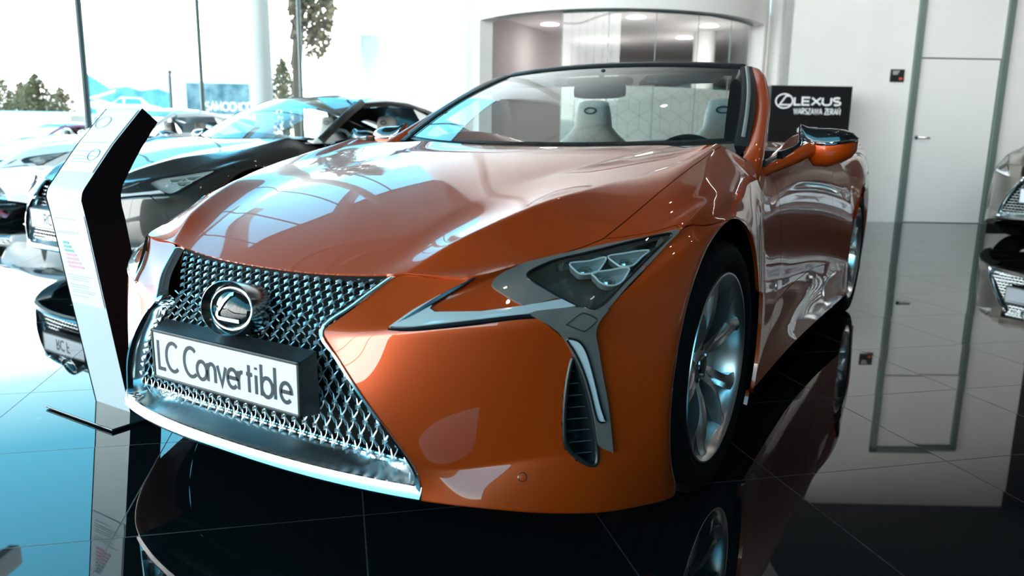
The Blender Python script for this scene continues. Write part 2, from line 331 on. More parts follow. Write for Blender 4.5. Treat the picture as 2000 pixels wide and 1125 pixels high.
# curved glass partition
PG = empty('glass_partition', LD(1.4, 9.9, 0), 0, 'curved glass partition with a frosted band of cube lines inside the opening', 'partition')
def pf(a, r, z): return LD(*rot_pt(a, r), z)-PG.location
gm = MB(); aa = [-.42+i*(AR_-.06+.42)/24 for i in range(25)]
gm.grid([[pf(a, RR-.14, z) for z in (.02, ZT+.02)] for a in aa]); gm.build('glass_pane', M['room_glass'], PG)
fm = MB(); fm.grid([[pf(a, RR-.148, z) for z in (.05, 1.70)] for a in aa]); fm.build('frosted_film', M['film'], PG)
pm = MB(); s_ = .17; pts = []
for iy in range(-1, 8):
    for ix in range(0, 24):
        u0 = ix*s_*.866*2*.5; z0 = .15+iy*s_*1.5; u0 += 0 if iy % 2 else s_*.866
        if ix % 2: continue
        for ang in (90, 210, 330):
            pts.append((u0, z0, u0+s_*cos(radians(ang)), z0+s_*sin(radians(ang))))
        for k_ in range(6):
            a0, a1 = radians(30+60*k_), radians(90+60*k_); 
            if k_ < 3: pts.append((u0+s_*cos(a0), z0+s_*sin(a0), u0+s_*cos(a1), z0+s_*sin(a1)))
for (u0, z0, u1, z1) in pts:
    if min(z0, z1) < .08 or max(z0, z1) > 1.69: continue
    f = lambda u, z: pf(-.40+u/RR, RR-.140, z)
    if max(u0, u1)/RR-.40 > AR_-.09 or min(u0, u1) < .03: continue
    pm.tube([f(u0, z0), f(u1, z1)], .004, 4)
pm.build('cube_lines', mat('pattern line', (.45, .50, .46), .6), PG)
tm = MB()
for a in (-.42, -.14, .14, .42, .7): tm.tube([pf(a, RR-.14, 0.01), pf(a, RR-.14, ZT)], .006, 5)
tm.tube([pf(a, RR-.14, ZT-.01) for a in aa], .015, 6); tm.build('glass_edge', M['trim'], PG)
# lounge lamps
LB = [(.36, 12.8, 'flush round lamp in the lounge ceiling, nearest the left wall'), (1.67, 10.97, 'flush round lamp in the lounge ceiling, topmost and closest to the glass'), (1.54, 13.47, 'flush round lamp in the lounge ceiling, deep behind the glass left of centre'),
      (2.86, 11.64, 'flush round lamp in the lounge ceiling above the white pillar'), (2.78, 12.93, 'flush round lamp in the lounge ceiling, just left of the white pillar'), (.50, 11.75, 'flush round lamp in the lounge ceiling at the left edge of the glass')]
def round_lamp(loc, r, label, group, power=14, zt=.03):
    e = empty('ceiling_lamp', loc, 0, label, 'ceiling lamp', group)
    m1 = MB(); m1.lathe([(r, -.004), (r*1.08, -.012), (r*1.1, 0), (r, .004)], 28, closed=True); m1.build('lamp_ring', M['white_plastic'], e)
    m2 = MB(); m2.lathe([(.001, -.008), (r, -.006), (r, 0), (.001, 0)], 28); m2.build('diffuser', M['lamp_on'], e)
    l = bpy.data.lights.new('lamp_light', 'POINT'); l.energy = power; l.shadow_soft_size = r; l.color = (1, .93, .9); lo = bpy.data.objects.new('lamp_light', l); lo.location = Vector((0, 0, -.5)); lo.parent = e; COL.objects.link(lo)
    return e
for (a, b, lb) in LB: round_lamp(LD(a, b, 2.735), .135, lb, 'round lamps in the lounge ceiling', 6 if a < 1 else 13)
e = MB(); e.lathe([(.001, 0), (.09, 0), (.11, .012), (.001, .012)], 20); vt = e.build('air_vent', M['trim']); vt.location = LD(.12, 13.0+.0, 2.722); tag(vt, 'small dark round vent in the lounge ceiling by the left wall', 'vent')
vt.location = LD(.22, 12.35, 2.722)
e = MB(); e.lathe([(.001, 0), (.17, 0), (.17, 2.74), (.001, 2.74)], 32); o = e.build('pillar', M['wall']); o.location = LD(2.98, 12.35, 0); tag(o, 'round white pillar inside the lounge behind the glass partition', 'pillar')
e = MB(); e.lathe([(.001, 0), (.145, 0), (.145, H), (.001, H)], 36); o = e.build('round_column', M['column']); o.location = LD(-3.93, 12, 0); tag(o, 'tall round grey column by the window wall behind the dark coupe', 'column')
# door and its frame
mb = MB()
for x in (5.27, 6.42): mb.prism([(x-.04, 10.19), (x+.04, 10.19), (x+.04, 10.28), (x-.04, 10.28)], 0, 3.34, lambda x, y, h: LD(x, y, h))
mb.prism([(5.23, 10.19), (6.46, 10.19), (6.46, 10.28), (5.23, 10.28)], 3.26, 3.34, lambda x, y, h: LD(x, y, h))
d1 = struct(mb, 'door_1', M['trim'], smooth=False)
mb = MB(); mb.prism([(5.32, 10.235), (6.37, 10.235), (6.37, 10.29), (5.32, 10.29)], .008, 2.155, lambda x, y, h: LD(x, y, h)); leaf = mb.build('door_leaf', M['door'], d1, smooth=False)
mb = MB(); mb.prism([(5.31, 10.235), (6.38, 10.235), (6.38, 10.29), (5.31, 10.29)], 2.172, 3.255, lambda x, y, h: LD(x, y, h)); mb.build('upper_panel', M['door'], d1, smooth=False)
mb = MB(); mb.prism([(5.31, 10.26), (6.38, 10.26), (6.38, 10.30), (5.31, 10.30)], 0, 3.255, lambda x, y, h: LD(x, y, h)); mb.build('shadow_gap', M['satin_black'], d1, smooth=False)
mb = MB(); mb.tube([LD(5.385, 10.24, 1.14), LD(5.385, 10.18, 1.14), LD(5.40, 10.175, 1.14), LD(5.53, 10.175, 1.137)], .010, 8); mb.tube([LD(5.385, 10.235, 1.14), LD(5.385, 10.225, 1.14)], .026, 14); mb.build('door_handle', M['dark_chrome'], d1)
mb = MB(); mb.prism([(4.95, 10.232), (5.13, 10.232), (5.13, 10.248), (4.95, 10.248)], 1.855, 2.015, lambda x, y, h: LD(x, y, h))
sg = mb.build('door_sign', M['satin_black'], smooth=False); tag(sg, 'small square black door sign with a red mark beside the white door', 'sign')
mb = MB()
for k in range(3): mb.prism([(4.975, 10.228), (5.06-.01*k, 10.228), (5.06-.01*k, 10.233), (4.975, 10.233)], 1.985-.018*k, 1.992-.018*k, lambda x, y, h: LD(x, y, h))
mb.build('sign_lines', M['paper'], sg, smooth=False)
mb = MB(); mb.tube([LD(5.085, 10.228, 1.895), LD(5.085, 10.234, 1.895)], .018, 16, flat=(1.5, 1)); mb.build('red_mark', mat('red sign mark', (.6, .08, .07), .5), sg)
mb = MB(); mb.prism([(6.47, 10.2), (7.3, 10.2), (7.3, 10.26), (6.47, 10.26)], 0, .13, lambda x, y, h: LD(x, y, h)); mb.build('baseboard_back', M['satin_black'], smooth=False)['kind'] = 'structure'
# totem
T = empty('dealer_totem', LD(3.70, 9.72, 0), -YAW*0, 'black freestanding dealer totem with a white logo beside the mirror of the orange car', 'totem')
T.rotation_euler.z = -YAW; 
T.rotation_euler.z = -YAW if False else math.atan2(FR.y, FR.x)
mb = MB(); mb.box((0, 0, .87), (1.02, .16, 1.74)); mb.build('totem_body', M['satin_black'], T, smooth=False, bevel=.006)
mb = MB(); mb.box((0, -.083, .87), (1.00, .006, 1.72)); mb.build('totem_face', mat('totem black face', (.004, .004, .005), .35), T, smooth=False)
def tf(a, b, h): return (a, -.0865-h, b)
mb = MB(); ribbon(mb, arc(-.335, 1.55, .105, .085, 0, 360, 36), .018, tf, .004); ribbon(mb, [(-.275, 1.612), (-.315, 1.612), (-.39, 1.505), (-.25, 1.505)], .019, tf, .004)
x = text(mb, 'LEXUS', .088, .022, tf, .004, -.205, 1.507, .16, (.585/.088-.16*4)/3.16)
mb.build('logo_lettering', M['white_plastic'], T, smooth=False)
mb = MB(); w = text_width('WARSZAWA ŻERAŃ', .072, .10, .62); text(mb, 'WARSZAWA ŻERAŃ', .066, .0105, tf, .004, -.205, 1.395, .10, (.585/.066-.10*13)/(w/.072-.10*13)*.62); mb.build('dealer_lettering', M['white_plastic'], T, smooth=False)
mb = MB(); mb.box((-.01, -.092, 1.20), (.23, .012, .06)); mb.box((-.13, -.092, 1.195), (.02, .014, .05)); mb.build('card_holder', M['paper'], T, smooth=False)
# truss ring under the hall ceiling
mb = MB(); cx, cy, zz = -2.2, 3.6, 6.6
for r, z in ((4.2, zz), (3.6, zz), (3.9, zz+.5)): mb.tube([LD(cx+r*cos(a*2*pi/64), cy+r*sin(a*2*pi/64), z) for a in range(64)], .05, 8, closed=True)
for k in range(32):
    a = k*2*pi/32; a2 = (k+.5)*2*pi/32
    P = lambda r, t, z: LD(cx+r*cos(t), cy+r*sin(t), z)
    mb.tube([P(4.2, a, zz), P(3.9, a2, zz+.5)], .022, 5); mb.tube([P(3.6, a, zz), P(3.9, a2, zz+.5)], .022, 5); mb.tube([P(4.2, a, zz), P(3.6, a, zz)], .022, 5)
for k in range(8): a = k*pi/4; mb.tube([LD(cx+3.9*cos(a), cy+3.9*sin(a), zz+.5), LD(cx+3.9*cos(a), cy+3.9*sin(a), H)], .02, 6)
struct(mb, 'trim_2', M['mullion'])
mb = MB()
for k in range(7):
    x = -11+k*2.9; mb.box(LD(x, 4.5, H-.25), (.22, 21.5, .5), rotz(atan2(FD.y, FD.x)-pi/2))
struct(mb, 'trim_3', M['ceiling'], smooth=False)
mb = MB(); mb.prism([(3.3, 3.6), (8.2, 3.6), (8.2, 10.25), (3.3, 10.25)], 4.15, 4.45, lambda x, y, h: LD(x, y, h)); struct(mb, 'ceiling_added_slab', mat('added dark slab', (.16, .155, .15), .8), smooth=False)  # unseen slab added overhead to darken the floor reflection on the right
for q_ in (4.1, 5.4, 6.7):  # fill lights added to brighten the back wall, no fittings modelled
    l_ = area('back_wall_fill', LD(q_, 6.8, 4.11), (0, 0, 0), 1.2, .12, 16, (1, .97, .93)); l_.rotation_euler = ((FD*.9+Vector((0, 0, -1.5))).to_track_quat('-Z', 'Y')).to_euler()
# spot lamps under the ceiling
WHERE = ['above the left door of the orange car', 'halfway between orange car and white door', 'above the black car near its front', 'close in front of the white door', 'above the boot of the orange car', 'beside the camera on the right', 'above the black car near its rear', 'above the bonnet of the orange car']
for k, (a, b) in enumerate([(2.2, 3.4), (3.1, 5.2), (4.2, 2.4), (5.0, 6.5), (1.2, 7.0), (3.0, 0.6), (5.6, 4.0), (.2, 1.2)]):
    e = empty('spot_lamp', LD(a, b, 6.2), 0, 'small black ceiling spot lamp hung high '+WHERE[k], 'spot lamp', 'spot lamps hung high over the cars')
    m1 = MB(); m1.lathe([(.001, .22), (.06, .22), (.075, .0), (.065, 0), (.055, .02), (.001, .02)], 20); m1.tube([(0, 0, .2), (0, 0, H-6.2)], .008, 6); m1.build('housing', M['satin_black'], e)
    m2 = MB(); m2.lathe([(.001, .005), (.055, .005), (.055, .019), (.001, .019)], 20); m2.build('bulb', M['spot_on'], e)
# ================================================================ outside
mb = MB(); mb.prism([(-90, -60), (60, -60), (60, 110), (-90, 110)], -.2, -.12, lambda x, y, h: LD(x, y, h)); struct(mb, 'ground_outside', M['asphalt'], smooth=False)
BB = empty('billboard', LD(-11.1, 22, 0), atan2(FR.y, FR.x), 'blue billboard of a white car on a mountain road, left of the pole', 'billboard')
mb = MB(); mb.box((0, .05, 2.13), (2.5, .08, 1.15)); mb.build('board', M['white_plastic'], BB, smooth=False)
bl = noisy(mat('billboard blue', (.1, .35, .5), .6), (.03, .26, .36), (.16, .48, .62), 2)
mb = MB(); f_b = lambda a, b, h: (a, -h, b); mb.prism([(-1.22, 1.58), (1.22, 1.58), (1.22, 2.20), (.9, 2.32), (.4, 2.25), (0, 2.36), (-.5, 2.30), (-.85, 2.52), (-1.12, 2.68), (-1.22, 2.66)], -.01, .0, f_b); mb.build('mountain_picture', bl, BB, smooth=False)
mb = MB(); mb.prism([(-.9, 1.60), (.9, 1.60), (.95, 1.80), (.6, 1.88), (.40, 2.06), (-.18, 2.08), (-.42, 1.92), (-.95, 1.82)], 0, .012, f_b); mb.prism([(-1.2, 2.02), (-.3, 2.28), (-.35, 2.2), (-.9, 2.02), (-.45, 1.9), (-1.0, 1.72), (-1.2, 1.9), (-.8, 1.97)], 0, .009, f_b); mb.build('car_picture', M['white_plastic'], BB, smooth=False)
mb = MB(); mb.prism([(-.10, 1.87), (.42, 1.87), (.35, 2.02), (-.05, 2.03)], .012, .02, f_b); mb.prism([(-.40, 1.89), (-.15, 1.87), (-.14, 2.03), (-.26, 2.0)], .012, .02, f_b); mb.build('glass_picture', mat('billboard cyan', (.01, .32, .55), .5), BB, smooth=False)
mb = MB()
for x in (-1, 1): mb = MB(); mb.box((x, .1, .7), (.1, .08, 1.64)); mb.build('post', M['trim'], BB, smooth=False)
B2 = empty('billboard', LD(-8.5, 22, 0), atan2(FR.y, FR.x), 'dark billboard with large white capital letters behind the dark coupe', 'billboard')
mb = MB(); mb.box((0, .05, 2.06), (1.95, .08, .98)); mb.build('board', M['white_plastic'], B2, smooth=False)
mb = MB(); mb.box((0, -.003, 2.06), (1.80, .02, .86)); mb.build('poster', noisy(mat('poster blue grey', (.1, .2, .22), .6), (.03, .12, .16), (.20, .34, .36), 3), B2, smooth=False)
mb = MB(); text(mb, 'SAMOCHODY', .22, .045, lambda a, b, h: (a, -.014-h, b), .006, -.36, 1.74, .08, .85); mb.build('billboard_lettering', M['white_plastic'], B2, smooth=False)
mb = MB()
for x in (-.7, .7): mb = MB(); mb.box((x, .1, .7), (.1, .08, 1.64)); mb.build('post', M['trim'], B2, smooth=False)
mb = MB(); mb.tube([LD(-9.64, 21.5, -.12), LD(-9.62, 21.5, 2.8)], .05, 8); mb.tube([LD(-9.85, 21.5, 2.72), LD(-9.4, 21.5, 2.74)], .03, 6); o = mb.build('cable_pole', M['mullion']); tag(o, 'thin dark pole carrying a cable between the two billboards', 'pole')
mb = MB(); mb.tube([LD(-13.5, 21.42, 2.86), LD(-11.5, 21.42, 2.80), LD(-9.63, 21.42, 2.82), LD(-7.5, 21.42, 2.72), LD(-6.5, 21.42, 2.70)], .012, 5); o = mb.build('cable', M['mullion']); tag(o, 'thin cable running above both billboards', 'cable')
# pale building beyond the glass
NB = empty('neighbour_building', LD(-3.2, 26, 0), atan2(FR.y, FR.x), 'pale plain building outside the glass with one small window', 'building')
mb = MB(); mb.box((.2, 1.5, 4.5), (5.6, 3, 9.2)); mb.build('facade', M['wall_left'], NB, smooth=False)
mb = MB(); mb.box((-1.60, -.03, 3.65), (.72, .1, 1.5)); mb.build('window_frame', M['silver_paint'], NB, smooth=False)
mb = MB(); mb.box((-1.60, -.085, 3.65), (.5, .02, 1.25)); mb.build('window_glass', mat('pale window glass', (.55, .62, .62), .1), NB, smooth=False)
def tree(lat, dep, z0, hh, w, label, mt, seed, lean=0):
    rnd = random.Random(seed); e = empty('tree', LD(lat, dep, -.12), 0, label, 'tree', None)
    t = MB(); kt = .35 if z0 > 3 else 1; t.tube([(0, 0, 0), (.1*w*(z0 < 3), 0, hh*.4), (lean, 0, hh*.8)], [.05*hh*kt, .035*hh*kt, .015*hh], 8)
    for k in range(5):
        a = k*1.3; t.tube([(0, 0, hh*(.35+.08*k)), (w*.3*cos(a), w*.3*sin(a), hh*(.6+.06*k))], [.02*hh, .006*hh], 6)
    t.build('trunk', M['bark'], e)
    f = MB()
    for k in range(5200):
        b = rnd.random(); a = rnd.random()*6.283; lob = 1+.35*sin(3*a+seed)
        zz = z0+(hh-z0)*rnd.random(); q = (zz-z0)/(hh-z0); rr = w*.5*sin(pi*min(1, .15+q*.85))**.7*lob*sqrt(rnd.random())
        c = Vector((rr*cos(a)+lean, rr*sin(a), zz+.3*sin(5*a))); s = min(hh, 4)*.019*(.6+rnd.random())
        R = Matrix.Rotation(rnd.random()*6.28, 3, Vector((rnd.random()-.5, rnd.random()-.5, rnd.random()-.5)).normalized())
        f.add([c+R @ Vector(p)*s for p in ((-1, 0, 0), (0, -.6, .1), (1, 0, 0), (0, .6, .1))], [(0, 1, 2, 3)])
    f.build('foliage', mt, e, smooth=False)
for i, (la, de, z0, h_, w, lb) in enumerate([(-28.4, 42, .3, 4.2, 3.4, 'broad brownish tree at the far left of the car park'), (-29.6, 46.2, .3, 3.9, 3.0, 'lower olive tree, second from the left beyond the car park'), (-24.3, 39, .3, 3.8, 2.6, 'pointed tree next to the thick window post outside'),
        (-29.9, 50.5, .3, 3.9, 3.4, 'wide low tree seen close to the thick window post, behind the others'), (-13.6, 45, 1.5, 5.4, 2.6, 'pale tree between the round column and the next window post'), (-6.52, 23, 3.7, 9.2, 1.5, 'tall tree crown hanging at the top of the picture outside the glass')]):
    tree(la, de, z0, h_, w, lb, M['leaf'] if i % 2 else M['leaf2'], i+3, .85 if i == 5 else 0)
def van(lat, dep, L_, hgt, label):
    e = empty('van', LD(lat, dep, -.12), atan2(FR.y, FR.x), label, 'van', None)
    m1 = MB(); m1.prism([(-L_/2, .35), (L_/2, .35), (L_/2, .9), (L_/2-.5, 1.05), (L_/2-1.0, hgt), (-L_/2, hgt)], -.95, .95, lambda a, b, h: (a, h, b)); m1.build('van_body', M['white_paint'], e, smooth=False, bevel=.08)
    m2 = MB(); m2.prism([(L_/2-.62, 1.08), (L_/2-1.05, hgt-.12), (L_/2-1.6, hgt-.12), (L_/2-1.6, 1.08)], -.96, .96, lambda a, b, h: (a, h, b)); m2.build('window', M['side_glass'], e, smooth=False)
    for s in (-1, 1):
        for x in (-L_/2+.7, L_/2-.8):
            w = MB(); w.lathe([(.001, -.1), (.2, -.1), (.33, -.09), (.33, .09), (.2, .1), (.001, .1)], 24, lambda r, a, h, x=x, s=s: (x+r*cos(a), s*.85+h, .33+r*sin(a))); w.build('wheel', M['tyre'], e)
van(-17.6, 30, 4.6, 1.95, 'white van parked beyond the red car, its long flat roof showing')
van(-20.8, 33, 3.6, 1.85, 'smaller white van parked further left behind the red car')
# display stand in the hall
S = empty('display_stand', (-1.09, -.56, 0), 0, 'angled white display stand with black sides on a glass base beside the orange car', 'display stand')
prof = crom([(.0, .012), (-.05, .38), (-.092, .70)], 4)+crom([(-.104, .775), (-.098, .80), (-.085, .82)], 3)+[(.02, .955), (.135, 1.08)]
th = .125
def off(pts, t):
    out = []
    for i, p in enumerate(pts):
        a = pts[max(0, i-1)]; b = pts[min(len(pts)-1, i+1)]; d = Vector((b[0]-a[0], b[1]-a[1])).normalized(); k = t*(1 if i < len(pts)-4 else .62)
        out.append((p[0]+d.y*k, p[1]-d.x*k))
    return out
bk_ = [(.12, .012), (.078, .38), (.040, .70), (.030, .755), (.030, .785), (.040, .82), (.105, .925), (.188, 1.035)]; pb = []
for i in range(len(prof)):
    q_ = i/(len(prof)-1)*(len(bk_)-1); j_ = min(int(q_), len(bk_)-2); f_ = q_-j_; pb.append((bk_[j_][0]*(1-f_)+bk_[j_+1][0]*f_, bk_[j_][1]*(1-f_)+bk_[j_+1][1]*f_))
mb = MB(); mb.grid([[(-.105, y, z), (.105, y, z)] for y, z in prof]+[[(-.105, y, z), (.105, y, z)] for y, z in pb[::-1]]); mb.build('front_sheet', M['stand_white'], S, ang=.3)
for sx_ in (-1, 1):
    mb = MB(); n = len(prof); vs = [(sx_*.105, y, z) for y, z in prof]+[(sx_*.105, y, z) for y, z in pb]+[(sx_*.109, y-.002, z) for y, z in prof]+[(sx_*.109, y, z) for y, z in pb]
    fs = [(i, i+1, n+i+1, n+i) for i in range(n-1)]+[(2*n+i, 2*n+i+1, 3*n+i+1, 3*n+i) for i in range(n-1)]+[(i, i+1, 2*n+i+1, 2*n+i) for i in range(n-1)]+[(n+i, n+i+1, 3*n+i+1, 3*n+i) for i in range(n-1)]+[(n-1, 2*n-1, 4*n-1, 3*n-1)]
    mb.add(vs, fs); mb.build('side_panel', mat('stand black side', (.004, .005, .006), .6, spec=.1), S, smooth=False)
mb = MB(); mb.box((.0, .02, .008), (.42, .30, .008)); mb.build('glass_base', mat('dark glass base plate', (.02, .035, .035), .04), S, smooth=False, bevel=.003)
def onprof(z): 
    for (y0, z0), (y1, z1) in zip(prof, prof[1:]):
        if z0 <= z <= z1: return y0+(y1-y0)*(z-z0)/(z1-z0)
    return prof[-1][0]
def sheet(z0, z1, x0, x1, d, name, m):
    mb = MB(); zs_ = [z0+(z1-z0)*i/6 for i in range(7)]
    mb.grid([[(x0, onprof(z)-d*1.0, z+d*.5), (x1, onprof(z)-d*1.0, z+d*.5)] for z in zs_]); mb.grid([[(x0, onprof(z)-.0005, z), (x1, onprof(z)-.0005, z)] for z in zs_]); return mb.build(name, m, S, smooth=False)
sheet(.40, .72, -.100, .100, .003, 'price_sheet', M['paper']); sheet(.862, 1.073, -.098, .098, .003, 'data_sheet', M['paper'])
for k in range(7):
    z = .615-.014*k; c = (.25, .48, .42) if k < 3 else (.72, .42, .45)
    sheet(z, z+.010, -.066, -.030+.010*k, .0042, 'energy_bar', mat('energy bar %d' % k, c, .6))
mb = MB()
def ln(z, x0, x1, w=.0022):
    y = onprof(z)-.0042; mb.add([(x0, y, z), (x1, y, z), (x1, onprof(z+w)-.0042, z+w), (x0, onprof(z+w)-.0042, z+w)], [(0, 1, 2, 3)])
random.seed(3)
GP = mat('pale grey print', (.35, .42, .45), .6)
for grp in ((.705,), (.66, .655), (.505, .497, .489), (.47, .462, .452, .444, .43), (.895, .905, .915, .93), (.96,), (.99,)):
    mb = MB()
    for z in grp: ln(z, -.085+.01*random.random(), .02+.06*random.random())
    mb.build('printed_text', GP, S, smooth=False)
mb = MB(); yy = lambda z: onprof(z)-.0045
mb.tube([(-.05+.04*cos(a*.3), yy(1.03+.02*sin(a*.3)), 1.03+.02*sin(a*.3)) for a in range(21)], .0022, 4, closed=True); mb.build('drawing', mat('blue grey drawing', (.3, .45, .6), .6), S); mb = MB(); mb.tube([(.04+.03*cos(a*.3), yy(.92+.018*sin(a*.3)), .92+.018*sin(a*.3)) for a in range(21)], .0022, 4, closed=True)
mb.build('drawing', mat('blue grey drawing', (.3, .45, .6), .6), S)

